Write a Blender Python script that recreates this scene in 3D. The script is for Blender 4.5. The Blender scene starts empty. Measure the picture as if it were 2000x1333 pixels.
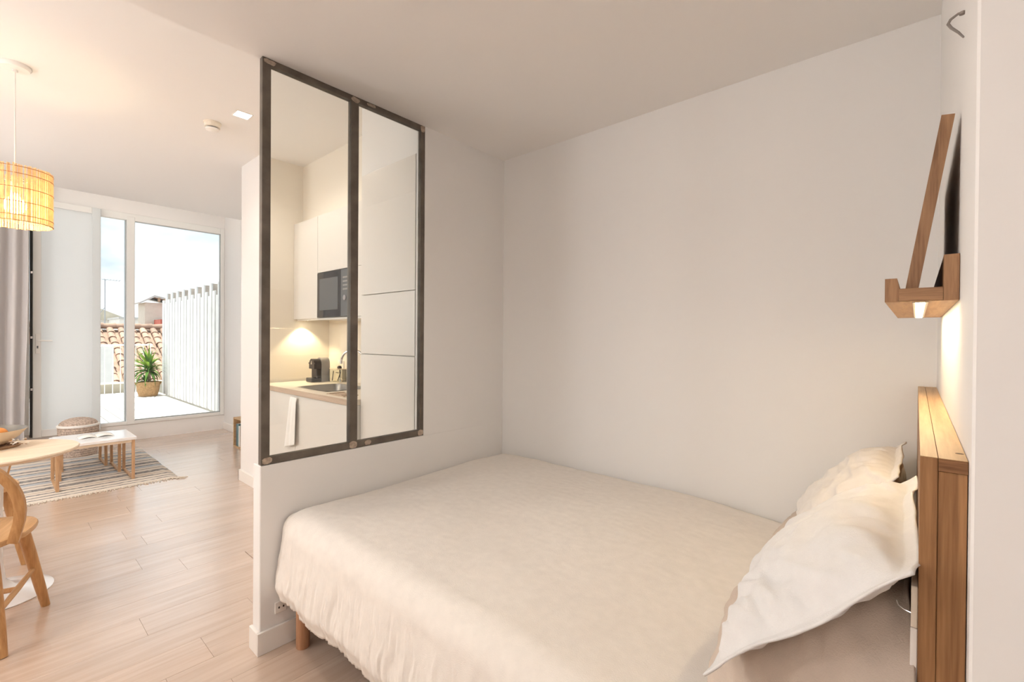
import bpy, bmesh, math, random
from math import sin, cos, pi, radians, sqrt
from mathutils import Vector, Matrix, noise

random.seed(7)
SC = bpy.context.scene
COL = SC.collection

# ------------------------------------------------------------------ camera
H = 1.30
F_PX, YAW, PITCH, ROLL = 898.2, 0.7216, -0.0061, 0.0074
fwd = Vector((-sin(YAW) * cos(PITCH), cos(YAW) * cos(PITCH), sin(PITCH)))
r0 = Vector((cos(YAW), sin(YAW), 0))
u0 = r0.cross(fwd)
rt = r0 * cos(ROLL) + u0 * sin(ROLL)
up = -r0 * sin(ROLL) + u0 * cos(ROLL)
cam_data = bpy.data.cameras.new('camera')
cam_data.sensor_width = 36.0
cam_data.sensor_fit = 'HORIZONTAL'
cam_data.lens = F_PX / 2000.0 * 36.0
cam_data.clip_start = 0.02
cam_data.clip_end = 300
cam = bpy.data.objects.new('camera', cam_data)
cam.matrix_world = Matrix(((rt.x, up.x, -fwd.x, 0), (rt.y, up.y, -fwd.y, 0), (rt.z, up.z, -fwd.z, H), (0, 0, 0, 1)))
COL.objects.link(cam)
SC.camera = cam

# ------------------------------------------------------------------ world, sun, exposure
SKY = 1.15
world = bpy.data.worlds.new('sky')
SC.world = world
world.use_nodes = True
wt = world.node_tree
wt.nodes.clear()
wo = wt.nodes.new('ShaderNodeOutputWorld')
wb = wt.nodes.new('ShaderNodeBackground')
wc = wt.nodes.new('ShaderNodeTexCoord')
wm = wt.nodes.new('ShaderNodeMapping')
wm.inputs['Scale'].default_value = (1.6, 1.6, 4.5)
wm.inputs['Location'].default_value = (0.35, 0.1, 0.2)
wn = wt.nodes.new('ShaderNodeTexNoise')
wn.inputs['Scale'].default_value = 2.2
wn.inputs['Detail'].default_value = 5
wn.inputs['Roughness'].default_value = 0.5
wr = wt.nodes.new('ShaderNodeValToRGB')
wr.color_ramp.elements[0].position = 0.36
wr.color_ramp.elements[0].color = (0.35, 0.40, 0.44, 1)
wr.color_ramp.elements[1].position = 0.66
wr.color_ramp.elements[1].color = (0.86, 0.90, 0.94, 1)
wt.links.new(wc.outputs['Generated'], wm.inputs[0])
wt.links.new(wm.outputs[0], wn.inputs[0])
wt.links.new(wn.outputs[0], wr.inputs[0])
wt.links.new(wr.outputs[0], wb.inputs[0])
wb.inputs[1].default_value = SKY
wt.links.new(wb.outputs[0], wo.inputs[0])

sun_d = bpy.data.lights.new('sun', 'SUN')
sun_d.energy = 4.6
sun_d.angle = radians(1.2)
sun_d.color = (1.0, 0.96, 0.90)
sun = bpy.data.objects.new('sun', sun_d)
sun.rotation_euler = Vector((-0.035, 0.17, -0.98)).to_track_quat('-Z', 'Y').to_euler()
COL.objects.link(sun)

vs = SC.view_settings
vs.view_transform = 'Standard'
vs.look = 'None'
vs.exposure = 1.0
vs.gamma = 1.0
vs.use_curve_mapping = False
SC.cycles.use_denoising = True
SC.cycles.max_bounces = 14
SC.cycles.diffuse_bounces = 8
SC.cycles.glossy_bounces = 5
SC.cycles.transparent_max_bounces = 16
SC.cycles.sample_clamp_indirect = 6.0
SC.cycles.caustics_reflective = False
SC.cycles.caustics_refractive = False

WARM = (1.0, 0.87, 0.74)
NEUT = (1.0, 0.975, 0.95)


# ------------------------------------------------------------------ materials
def mat(name, col, rough=0.6, metal=0.0, spec=0.5, bump=0.0, bscale=200.0, var=0.0, vscale=6.0, coat=0.0, objvar=0.0):
    m = bpy.data.materials.new(name)
    m.use_nodes = True
    nt = m.node_tree
    p = nt.nodes['Principled BSDF']
    p.inputs['Base Color'].default_value = (*col, 1)
    p.inputs['Roughness'].default_value = rough
    p.inputs['Metallic'].default_value = metal
    p.inputs['Specular IOR Level'].default_value = spec
    p.inputs['Coat Weight'].default_value = coat
    p.inputs['Coat Roughness'].default_value = 0.15
    tc = nt.nodes.new('ShaderNodeTexCoord')
    last = None
    if var > 0:
        n = nt.nodes.new('ShaderNodeTexNoise')
        n.inputs['Scale'].default_value = vscale
        n.inputs['Detail'].default_value = 4
        nt.links.new(tc.outputs['Object'], n.inputs['Vector'])
        r = nt.nodes.new('ShaderNodeValToRGB')
        r.color_ramp.elements[0].position = 0.3
        r.color_ramp.elements[1].position = 0.7
        r.color_ramp.elements[0].color = (*[c * (1 - var) for c in col], 1)
        r.color_ramp.elements[1].color = (*[min(1, c * (1 + var)) for c in col], 1)
        nt.links.new(n.outputs[0], r.inputs[0])
        last = r.outputs[0]
    if objvar > 0:
        oi = nt.nodes.new('ShaderNodeObjectInfo')
        hs = nt.nodes.new('ShaderNodeHueSaturation')
        mr = nt.nodes.new('ShaderNodeMapRange')
        mr.inputs[3].default_value = 1 - objvar
        mr.inputs[4].default_value = 1 + objvar
        nt.links.new(oi.outputs['Random'], mr.inputs[0])
        nt.links.new(mr.outputs[0], hs.inputs['Value'])
        if last:
            nt.links.new(last, hs.inputs['Color'])
        else:
            hs.inputs['Color'].default_value = (*col, 1)
        last = hs.outputs[0]
    if last:
        nt.links.new(last, p.inputs['Base Color'])
    if bump > 0:
        n = nt.nodes.new('ShaderNodeTexNoise')
        n.inputs['Scale'].default_value = bscale
        n.inputs['Detail'].default_value = 3
        b = nt.nodes.new('ShaderNodeBump')
        b.inputs['Strength'].default_value = bump
        b.inputs['Distance'].default_value = 0.004
        nt.links.new(tc.outputs['Object'], n.inputs['Vector'])
        nt.links.new(n.outputs[0], b.inputs['Height'])
        nt.links.new(b.outputs[0], p.inputs['Normal'])
    return m


def wood(name, dark, light, axis='z', rough=0.5, scale=1.0, objvar=0.0, spec=0.4, coat=0.0, fine=34.0, along=1.6):
    """Grain running along the object's axis."""
    m = bpy.data.materials.new(name)
    m.use_nodes = True
    nt = m.node_tree
    p = nt.nodes['Principled BSDF']
    p.inputs['Roughness'].default_value = rough
    p.inputs['Specular IOR Level'].default_value = spec
    p.inputs['Coat Weight'].default_value = coat
    p.inputs['Coat Roughness'].default_value = 0.25
    tc = nt.nodes.new('ShaderNodeTexCoord')
    mp = nt.nodes.new('ShaderNodeMapping')
    s = [fine * scale] * 3
    s['xyz'.index(axis)] = along * scale
    mp.inputs['Scale'].default_value = s
    n1 = nt.nodes.new('ShaderNodeTexNoise')
    n1.inputs['Scale'].default_value = 1.0
    n1.inputs['Detail'].default_value = 6
    n1.inputs['Roughness'].default_value = 0.62
    n1.inputs['Distortion'].default_value = 0.35
    n2 = nt.nodes.new('ShaderNodeTexNoise')
    n2.inputs['Scale'].default_value = 4.0
    n2.inputs['Detail'].default_value = 2
    oi = nt.nodes.new('ShaderNodeObjectInfo')
    ad = nt.nodes.new('ShaderNodeVectorMath')
    ad.operation = 'ADD'
    sc = nt.nodes.new('ShaderNodeVectorMath')
    sc.operation = 'SCALE'
    sc.inputs[0].default_value = (17.0, 23.0, 11.0)
    nt.links.new(oi.outputs['Random'], sc.inputs['Scale'])
    nt.links.new(tc.outputs['Object'], ad.inputs[0])
    nt.links.new(sc.outputs[0], ad.inputs[1])
    nt.links.new(ad.outputs[0], mp.inputs[0])
    nt.links.new(mp.outputs[0], n1.inputs['Vector'])
    nt.links.new(mp.outputs[0], n2.inputs['Vector'])
    mx = nt.nodes.new('ShaderNodeMath')
    mx.operation = 'MULTIPLY_ADD'
    mx.inputs[1].default_value = 0.3
    nt.links.new(n2.outputs[0], mx.inputs[0])
    nt.links.new(n1.outputs[0], mx.inputs[2])
    r = nt.nodes.new('ShaderNodeValToRGB')
    r.color_ramp.elements[0].position = 0.45
    r.color_ramp.elements[0].color = (*dark, 1)
    r.color_ramp.elements[1].position = 0.82
    r.color_ramp.elements[1].color = (*light, 1)
    nt.links.new(mx.outputs[0], r.inputs[0])
    out = r.outputs[0]
    if objvar > 0:
        hs = nt.nodes.new('ShaderNodeHueSaturation')
        mr = nt.nodes.new('ShaderNodeMapRange')
        mr.inputs[3].default_value = 1 - objvar
        mr.inputs[4].default_value = 1 + objvar
        nt.links.new(oi.outputs['Random'], mr.inputs[0])
        nt.links.new(mr.outputs[0], hs.inputs['Value'])
        nt.links.new(out, hs.inputs['Color'])
        out = hs.outputs[0]
    nt.links.new(out, p.inputs['Base Color'])
    b = nt.nodes.new('ShaderNodeBump')
    b.inputs['Strength'].default_value = 0.12
    b.inputs['Distance'].default_value = 0.002
    nt.links.new(mx.outputs[0], b.inputs['Height'])
    nt.links.new(b.outputs[0], p.inputs['Normal'])
    return m


def emit(name, col, strength):
    m = bpy.data.materials.new(name)
    m.use_nodes = True
    nt = m.node_tree
    nt.nodes.clear()
    o = nt.nodes.new('ShaderNodeOutputMaterial')
    e = nt.nodes.new('ShaderNodeEmission')
    e.inputs[0].default_value = (*col, 1)
    e.inputs[1].default_value = strength
    nt.links.new(e.outputs[0], o.inputs[0])
    return m


def glass(name, tint=(1, 1, 1), refl=1.0):
    """Thin clear pane: transparent with a Fresnel reflection."""
    m = bpy.data.materials.new(name)
    m.use_nodes = True
    nt = m.node_tree
    nt.nodes.clear()
    o = nt.nodes.new('ShaderNodeOutputMaterial')
    t = nt.nodes.new('ShaderNodeBsdfTransparent')
    t.inputs[0].default_value = (*tint, 1)
    g = nt.nodes.new('ShaderNodeBsdfGlossy')
    g.inputs['Roughness'].default_value = 0.02
    f = nt.nodes.new('ShaderNodeFresnel')
    f.inputs[0].default_value = 1.45
    ml = nt.nodes.new('ShaderNodeMath')
    ml.operation = 'MULTIPLY'
    ml.inputs[1].default_value = refl
    mx = nt.nodes.new('ShaderNodeMixShader')
    nt.links.new(f.outputs[0], ml.inputs[0])
    nt.links.new(ml.outputs[0], mx.inputs[0])
    nt.links.new(t.outputs[0], mx.inputs[1])
    nt.links.new(g.outputs[0], mx.inputs[2])
    nt.links.new(mx.outputs[0], o.inputs[0])
    return m


def translucent(name, col, trans=0.5, rough=0.7, var=0.0, vscale=20):
    m = bpy.data.materials.new(name)
    m.use_nodes = True
    nt = m.node_tree
    nt.nodes.clear()
    o = nt.nodes.new('ShaderNodeOutputMaterial')
    d = nt.nodes.new('ShaderNodeBsdfDiffuse')
    t = nt.nodes.new('ShaderNodeBsdfTranslucent')
    mx = nt.nodes.new('ShaderNodeMixShader')
    mx.inputs[0].default_value = trans
    n = nt.nodes.new('ShaderNodeTexNoise')
    n.inputs['Scale'].default_value = vscale
    tc = nt.nodes.new('ShaderNodeTexCoord')
    nt.links.new(tc.outputs['Object'], n.inputs['Vector'])
    r = nt.nodes.new('ShaderNodeValToRGB')
    r.color_ramp.elements[0].position = 0.35
    r.color_ramp.elements[1].position = 0.65
    r.color_ramp.elements[0].color = (*[c * (1 - var) for c in col], 1)
    r.color_ramp.elements[1].color = (*[min(1, c * (1 + var)) for c in col], 1)
    nt.links.new(n.outputs[0], r.inputs[0])
    nt.links.new(r.outputs[0], d.inputs[0])
    nt.links.new(r.outputs[0], t.inputs[0])
    nt.links.new(d.outputs[0], mx.inputs[1])
    nt.links.new(t.outputs[0], mx.inputs[2])
    nt.links.new(mx.outputs[0], o.inputs[0])
    return m


M_WALL = mat('wall_paint', (0.79, 0.784, 0.776), 0.75, spec=0.25, bump=0.03, bscale=120)
M_CEIL = mat('ceiling_paint', (0.82, 0.81, 0.80), 0.85, spec=0.2)
M_TRIM = mat('trim_paint', (0.82, 0.80, 0.77), 0.4, spec=0.4)
M_PVC = mat('white_frame', (0.78, 0.79, 0.78), 0.35)
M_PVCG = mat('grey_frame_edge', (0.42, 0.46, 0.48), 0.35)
M_PANEL = None
M_GASKET = mat('gasket_dark', (0.05, 0.05, 0.05), 0.6)
M_FLOOR = wood('floor_oak', (0.51, 0.38, 0.295), (0.60, 0.465, 0.375), 'y', 0.24, objvar=0.04, spec=0.7, coat=1.0, fine=22, along=1.1)
M_FLOOR.node_tree.nodes['Principled BSDF'].inputs['Coat IOR'].default_value = 1.65
M_SUBFLOOR = mat('floor_joint', (0.33, 0.235, 0.17), 0.8)
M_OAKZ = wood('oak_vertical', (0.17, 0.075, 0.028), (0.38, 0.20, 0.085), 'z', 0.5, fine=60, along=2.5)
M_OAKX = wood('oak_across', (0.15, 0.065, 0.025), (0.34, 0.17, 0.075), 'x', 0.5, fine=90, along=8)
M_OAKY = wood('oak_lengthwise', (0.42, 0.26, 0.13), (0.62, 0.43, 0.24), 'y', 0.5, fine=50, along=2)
M_OAKSH = wood('oak_shelf', (0.19, 0.095, 0.045), (0.36, 0.20, 0.10), 'x', 0.5, fine=90, along=6)
M_OAKSHZ = wood('oak_shelf_upright', (0.19, 0.095, 0.045), (0.36, 0.20, 0.10), 'z', 0.5, fine=90, along=6)
M_OAKSHY = wood('oak_shelf_lengthwise', (0.30, 0.17, 0.085), (0.46, 0.29, 0.15), 'y', 0.5, fine=60, along=3)
M_CHAIR = wood('chair_beech', (0.40, 0.20, 0.075), (0.58, 0.33, 0.14), 'z', 0.4, fine=50, along=4)
M_CHAIRS = wood('chair_seat_beech', (0.46, 0.26, 0.11), (0.62, 0.38, 0.19), 'x', 0.4, fine=40, along=3)
M_PALEWOOD = wood('pale_ash', (0.68, 0.55, 0.41), (0.79, 0.67, 0.53), 'y', 0.4, fine=30, along=2)
M_LEGWOOD = wood('table_leg_oak', (0.44, 0.26, 0.14), (0.60, 0.39, 0.23), 'z', 0.5, fine=60, along=5)
M_BEDLEG = wood('bed_leg_beech', (0.42, 0.21, 0.11), (0.55, 0.31, 0.18), 'z', 0.45, fine=60, along=5)
M_STEEL = mat('raw_steel', (0.135, 0.115, 0.095), 0.5, metal=0.35, var=0.25, vscale=14)
M_WELD = mat('ground_weld', (0.44, 0.36, 0.29), 0.45, metal=0.5, var=0.3, vscale=60)
M_GLASS = glass('clear_glass', (0.97, 0.985, 0.975))
M_WINGLASS = glass('window_glass', (0.97, 0.99, 0.985), 0.8)
M_LINEN = mat('linen_duvet', (0.785, 0.745, 0.695), 0.9, spec=0.1, bump=0.35, bscale=420, var=0.03, vscale=30)
M_LINEN2 = mat('linen_pillow_white', (0.72, 0.715, 0.71), 0.9, spec=0.1, bump=0.3, bscale=420, var=0.03, vscale=30)
M_LINEN3 = mat('linen_pillow_beige', (0.56, 0.475, 0.405), 0.9, spec=0.1, bump=0.3, bscale=420, var=0.05, vscale=30)
M_MATT = mat('mattress_fabric', (0.6, 0.57, 0.53), 0.9)
M_BASE = mat('bed_base_fabric', (0.25, 0.22, 0.2), 0.9)
M_KITCH = mat('kitchen_front', (0.69, 0.665, 0.63), 0.35)
M_SPLASH = mat('splashback', (0.77, 0.72, 0.64), 0.4)
M_TOP = mat('worktop_cream', (0.74, 0.67, 0.57), 0.4)
M_TOPEDGE = wood('worktop_edge', (0.42, 0.31, 0.23), (0.55, 0.43, 0.33), 'x', 0.5)
M_SINK = mat('sink_steel', (0.35, 0.34, 0.33), 0.3, metal=0.9)
M_CHROME = mat('chrome', (0.75, 0.75, 0.76), 0.12, metal=1.0)
M_BLACK = mat('black_plastic', (0.03, 0.03, 0.035), 0.3)
M_BLACKGL = mat('black_glass', (0.022, 0.024, 0.03), 0.06, spec=0.7)
M_DGREY = mat('dark_grey', (0.10, 0.105, 0.115), 0.35)
M_GREYPL = mat('grey_plastic', (0.30, 0.29, 0.28), 0.35)
M_WHITEPL = mat('white_plastic', (0.82, 0.80, 0.77), 0.35)
M_CREAMPL = mat('cream_plastic', (0.80, 0.74, 0.64), 0.4)
M_TOWEL = mat('white_towel', (0.84, 0.83, 0.82), 0.95, spec=0.1, bump=0.3, bscale=500)
M_CURTAIN = mat('grey_curtain', (0.53, 0.51, 0.51), 0.9, spec=0.15, bump=0.15, bscale=500)
M_TABLEWHITE = mat('white_lacquer', (0.84, 0.85, 0.87), 0.18, coat=0.4)
M_RATTAN = translucent('rattan', (0.90, 0.71, 0.46), 0.5, var=0.14, vscale=30)
M_RATTANH = mat('rattan_hoop', (0.40, 0.22, 0.10), 0.6)
M_WICKER = mat('wicker_grey_brown', (0.48, 0.385, 0.32), 0.8, var=0.35, vscale=60, bump=0.5, bscale=90)
M_BASKET = mat('seagrass', (0.40, 0.235, 0.105), 0.8, var=0.25, vscale=40, bump=0.4, bscale=120)
M_SOIL = mat('soil', (0.05, 0.03, 0.02), 0.95)
M_LEAF = translucent('leaf_green', (0.085, 0.17, 0.04), 0.35, var=0.45, vscale=6)
M_LEAF2 = translucent('leaf_yellow_green', (0.20, 0.30, 0.05), 0.35, var=0.35, vscale=6)
M_TRUNK = mat('trunk', (0.32, 0.22, 0.14), 0.9, bump=0.5, bscale=50)
M_DECK = wood('deck_board', (0.58, 0.55, 0.52), (0.68, 0.66, 0.63), 'x', 0.7, fine=20, along=1, objvar=0.04)
M_FENCE = mat('fence_white', (0.60, 0.595, 0.59), 0.7, var=0.08, vscale=5, objvar=0.05)
M_FENCE_SHADE = mat('fence_side_shade', (0.40, 0.34, 0.29), 0.8, var=0.2, vscale=12)  # shade on the tall boards' sides put into the colour
M_RENDERW = mat('render_white', (0.74, 0.72, 0.69), 0.85, var=0.05)
M_RENDERB = mat('render_beige', (0.50, 0.45, 0.36), 0.9, var=0.12, vscale=4)
M_TILE = mat('terracotta', (0.36, 0.235, 0.17), 0.85, var=0.3, vscale=3, objvar=0.22)
M_TILERED = mat('terracotta_red', (0.40, 0.10, 0.07), 0.8, var=0.2)
M_ROOFGREY = mat('roof_grey', (0.42, 0.41, 0.40), 0.8)
M_GROUND = mat('ground_far', (0.42, 0.39, 0.35), 0.95, var=0.2, vscale=0.3)
M_HOOK = mat('hook_metal', (0.26, 0.235, 0.22), 0.45, metal=0.4)
M_ANT = mat('antenna_metal', (0.35, 0.37, 0.40), 0.5, metal=0.6)
M_BOWL_IN = mat('bowl_glaze_dark', (0.10, 0.09, 0.075), 0.35, var=0.2)
M_BOWL_OUT = mat('bowl_cream', (0.72, 0.60, 0.45), 0.5)
M_ORANGE = mat('orange_peel', (0.80, 0.30, 0.06), 0.45, bump=0.25, bscale=150, var=0.1)
M_TEAL = mat('book_teal', (0.13, 0.24, 0.25), 0.6)
M_NAVY = mat('book_slate', (0.10, 0.15, 0.18), 0.6)
M_PAPER = mat('paper', (0.84, 0.83, 0.80), 0.7)
M_LED = emit('led_warm', (1.0, 0.76, 0.46), 34.0)
M_BULB = emit('bulb_warm', (1.0, 0.78, 0.45), 52.0)
M_SPOT = emit('spot_panel', (1.0, 0.90, 0.70), 14.0)
M_COVE = emit('cove_strip', (1.0, 0.90, 0.78), 3.0)


M_PANEL = translucent('frosted_door_panel', (0.82, 0.85, 0.86), 0.36)


# ------------------------------------------------------------------ mesh helpers
def B():
    return bmesh.new()


def box(bm, lo, hi, bev=0.0, seg=1, rot=None):
    vs_ = [bm.verts.new((x, y, z)) for z in (lo[2], hi[2]) for y in (lo[1], hi[1]) for x in (lo[0], hi[0])]
    q = [(0, 2, 3, 1), (4, 5, 7, 6), (0, 1, 5, 4), (2, 6, 7, 3), (0, 4, 6, 2), (1, 3, 7, 5)]
    fs = [bm.faces.new([vs_[i] for i in f]) for f in q]
    if rot is not None:
        c = Vector([(a + b) / 2 for a, b in zip(lo, hi)])
        for v in vs_:
            v.co = rot @ (v.co - c) + c
    if bev > 0:
        es = list({e for f in fs for e in f.edges})
        bmesh.ops.bevel(bm, geom=es, offset=bev, segments=seg, affect='EDGES', profile=0.5)
    return bm


def tube(bm, pts, rad, n=10, cap=True, sec=None, upv=None, closed=False):
    """Sweep a round (or rectangular: sec=(w,h)) section along pts."""
    pts = [Vector(p) for p in pts]
    m = len(pts)
    rads = rad if isinstance(rad, (list, tuple)) else [rad] * m
    rings = []
    prev = None
    for i, p in enumerate(pts):
        if closed:
            t = pts[(i + 1) % m] - pts[i - 1]
        else:
            t = pts[min(i + 1, m - 1)] - pts[max(i - 1, 0)]
        t.normalize()
        if upv is not None:
            a = Vector(upv) - t * Vector(upv).dot(t)
            a.normalize()
        elif prev is None:
            a = t.orthogonal().normalized()
        else:
            a = (prev - t * prev.dot(t)).normalized()
        prev = a
        b = t.cross(a)
        ring = []
        if sec:
            w, h = sec
            k = rads[i]
            c = 0.25
            prof = [(-1, -1 + c), (-1 + c, -1), (1 - c, -1), (1, -1 + c), (1, 1 - c), (1 - c, 1), (-1 + c, 1), (-1, 1 - c)]
            for (x, y) in prof:
                ring.append(bm.verts.new(p + a * (x * w / 2 * k) + b * (y * h / 2 * k)))
        else:
            for j in range(n):
                an = 2 * pi * j / n
                ring.append(bm.verts.new(p + a * cos(an) * rads[i] + b * sin(an) * rads[i]))
        rings.append(ring)
    k = len(rings[0])
    rng = range(m) if closed else range(m - 1)
    for i in rng:
        A, Bq = rings[i], rings[(i + 1) % m]
        for j in range(k):
            bm.faces.new((A[j], A[(j + 1) % k], Bq[(j + 1) % k], Bq[j]))
    if cap and not closed:
        bm.faces.new(rings[0][::-1])
        bm.faces.new(rings[-1])
    return bm


def lathe(bm, prof, n=32, c=(0, 0, 0)):
    """prof: list of (r, z); r=0 makes a pole."""
    c = Vector(c)
    rings = []
    for r, z in prof:
        if r < 1e-6:
            rings.append([bm.verts.new(c + Vector((0, 0, z)))])
        else:
            rings.append([bm.verts.new(c + Vector((r * cos(2 * pi * j / n), r * sin(2 * pi * j / n), z))) for j in range(n)])
    for A, Bq in zip(rings, rings[1:]):
        for j in range(n):
            a0, a1 = A[j % len(A)], A[(j + 1) % len(A)]
            b0, b1 = Bq[j % len(Bq)], Bq[(j + 1) % len(Bq)]
            if len(A) == 1 and len(Bq) == 1:
                continue
            if len(A) == 1:
                bm.faces.new((a0, b1, b0))
            elif len(Bq) == 1:
                bm.faces.new((a0, a1, b0))
            else:
                bm.faces.new((a0, a1, b1, b0))
    return bm


def grid(bm, nu, nv, fn):
    vv = [[bm.verts.new(fn(i / (nu - 1), j / (nv - 1))) for j in range(nv)] for i in range(nu)]
    for i in range(nu - 1):
        for j in range(nv - 1):
            bm.faces.new((vv[i][j], vv[i + 1][j], vv[i + 1][j + 1], vv[i][j + 1]))
    return vv


def prism(bm, poly, axis, a, b):
    """Extrude a 2-D polygon along axis from a to b. poly coords are the other two axes in order."""
    def p3(q, t):
        if axis == 'x':
            return (t, q[0], q[1])
        if axis == 'y':
            return (q[0], t, q[1])
        return (q[0], q[1], t)
    A = [bm.verts.new(p3(q, a)) for q in poly]
    C = [bm.verts.new(p3(q, b)) for q in poly]
    n = len(poly)
    bm.faces.new(A)
    bm.faces.new(C[::-1])
    for i in range(n):
        bm.faces.new((A[i], C[i], C[(i + 1) % n], A[(i + 1) % n]))
    return bm


ORIGIN = {}


def obj(name, bm, m, parent=None, smooth=False, origin=None):
    """Link bm as one mesh object; geometry given in world space (or in the parent's frame when the parent sits at 0)."""
    bmesh.ops.recalc_face_normals(bm, faces=bm.faces)
    me = bpy.data.meshes.new(name)
    po = ORIGIN.get(parent.name, Vector((0, 0, 0))) if parent else Vector((0, 0, 0))
    og = Vector(origin) if origin is not None else po.copy()
    bm.transform(Matrix.Translation(-og))
    bm.to_mesh(me)
    bm.free()
    if m is not None:
        me.materials.append(m)
    if smooth:
        for p in me.polygons:
            p.use_smooth = True
        try:
            me.set_sharp_from_angle(angle=radians(38))
        except Exception:
            pass
    o = bpy.data.objects.new(name, me)
    COL.objects.link(o)
    if parent:
        o.parent = parent
    o.location = og - po
    ORIGIN[o.name] = og
    return o


def thing(name, label, cat, loc=(0, 0, 0), group=None):
    o = bpy.data.objects.new(name, None)
    COL.objects.link(o)
    o.location = loc
    o.empty_display_size = 0.05
    ORIGIN[o.name] = Vector(loc)
    o['label'] = label
    o['category'] = cat
    if group:
        o['group'] = group
    return o


def tag(o, label, cat, group=None):
    o['label'] = label
    o['category'] = cat
    if group:
        o['group'] = group
    return o


def struct(o):
    o['kind'] = 'structure'
    return o


def sbox(name, lo, hi, m, bev=0.0):
    return struct(obj(name, box(B(), lo, hi, bev), m))


def lamp(name, kind, loc, energy, col, parent=None, size=0.05, direction=None, spot=None, blend=0.5):
    d = bpy.data.lights.new(name, kind)
    d.energy = energy
    d.color = col
    if kind in ('POINT', 'SPOT'):
        d.shadow_soft_size = size
    if kind == 'SPOT':
        d.spot_size = radians(spot)
        d.spot_blend = blend
    if kind == 'AREA':
        d.shape = 'DISK'
        d.size = size
    o = bpy.data.objects.new(name, d)
    COL.objects.link(o)
    if direction is not None:
        o.rotation_euler = Vector(direction).to_track_quat('-Z', 'Y').to_euler()
    if parent:
        o.parent = parent
        o.location = Vector(loc) - ORIGIN[parent.name]
    else:
        o.location = loc
    return o


# ================================================================== SETTING
XP = -2.0          # partition face towards the bed
PT = 0.074         # partition thickness
Y1, Y2 = 0.730, 1.552
ZC = 2.438         # bedroom ceiling
ZL = 2.83          # living room ceiling
YB = 2.185         # wall behind the bed
XH = 0.054         # headboard wall
XW = -7.29         # window wall
ZS = 0.20          # window kerb

# floor with planks running along Y
floor = sbox('floor', (-7.45, -2.6, -0.12), (1.8, 2.3, -0.012), M_SUBFLOOR)
PW, PLEN = 0.182, 1.29


def plank_mesh(w, l, t, bev, m, name):
    bm = B()
    box(bm, (-w / 2, -l / 2, -t), (w / 2, l / 2, 0), 0)
    top = [e for e in bm.edges if all(v.co.z > -1e-6 for v in e.verts)]
    bmesh.ops.bevel(bm, geom=top, offset=bev, segments=1, affect='EDGES')
    bmesh.ops.recalc_face_normals(bm, faces=bm.faces)
    me = bpy.data.meshes.new(name)
    bm.to_mesh(me)
    bm.free()
    me.materials.append(m)
    return me


plank_cache = {}
rng = random.Random(3)
xi = -7.40
row = 0
while xi < 1.7:
    y = -2.55 - rng.random() * 1.0
    while y < 2.25:
        a, b = max(y, -2.55), min(y + PLEN, 2.25)
        if b - a > 0.08:
            key = round(b - a, 2)
            if key not in plank_cache:
                plank_cache[key] = plank_mesh(PW - 0.0008, b - a - 0.0006, 0.0115, 0.0006, M_FLOOR, 'plank')
            o = bpy.data.objects.new('plank', plank_cache[key])
            COL.objects.link(o)
            o.parent = floor
            o.location = Vector((xi + PW / 2, (a + b) / 2, 0.0))
        y += PLEN
    xi += PW
    row += 1

# ceilings
sbox('ceiling', (XP - 0.035, -2.6, ZC), (1.8, 2.3, ZC + 0.55), M_CEIL, 0.004)
sbox('ceiling', (-6.70, -2.6, ZL), (XP - 0.036, 2.3, ZL + 0.25), M_CEIL, 0.002)
sbox('ceiling', (-7.45, -2.6, 3.06), (-6.70, 2.3, 3.2), M_CEIL)

# walls
sbox('wall_back', (XP - PT, YB, -0.1), (0.4, YB + 0.12, 3.0), M_WALL)
sbox('wall_right', (XH, 0.825, -0.1), (1.8, YB + 0.1, 3.0), M_WALL, 0.003)
sbox('wall_side', (1.66, -2.6, -0.1), (1.8, 0.83, 3.0), M_WALL)
sbox('wall_front', (-7.45, -2.6, -0.1), (1.8, -2.48, 3.2), M_WALL)
# low partition wall and full-height piece beyond the frame
bm = B()
box(bm, (XP - PT, Y1 - 0.002, 0), (XP, YB, 0.770), 0.003)
wall_p = struct(obj('wall_partition', bm, M_WALL))
sbox('wall_partition', (XP - PT, Y2, 0.768), (XP, YB, 2.9), M_WALL)
# kitchen niche: end pillar, back, soffits
sbox('wall_pillar', (-4.587, 1.503, -0.1), (-4.172, 2.3, 3.0), M_WALL, 0.003)
sbox('wall_kitchen', (-4.30, 2.12, -0.1), (XP - PT, 2.3, 3.0), M_SPLASH)
sbox('wall_kitchen_side', (-4.172, 1.51, 0.1), (-4.168, 2.12, 2.9), M_SPLASH)
sbox('wall_soffit', (-4.17, 1.87, 2.302), (-2.64, 2.12, 2.9), M_SPLASH)
sbox('wall_soffit', (-2.66, 1.565, 2.322), (-2.075, 2.12, 2.9), M_WALL)
# jamb wall beyond the pillar
sbox('wall_jamb', (-7.45, 2.176, -0.1), (-4.58, 2.3, 3.2), M_WALL)
# window wall: kerb, head and blank piece behind the curtain
bm = B()
box(bm, (XW - 0.12, -2.6, -0.1), (XW + 0.003, 2.2, ZS))
box(bm, (XW - 0.12, -2.6, 2.80), (XW, 2.2, 3.2))
box(bm, (XW - 0.12, -0.62, ZS), (XW, 0.268, 2.80))
box(bm, (XW - 0.12, -2.6, ZS), (XW, -2.2, 2.80))
struct(obj('wall_left', bm, M_WALL))

# baseboards
def baseboard(name, lo, hi):
    return struct(obj(name, box(B(), lo, hi, 0.002), M_TRIM))


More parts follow.
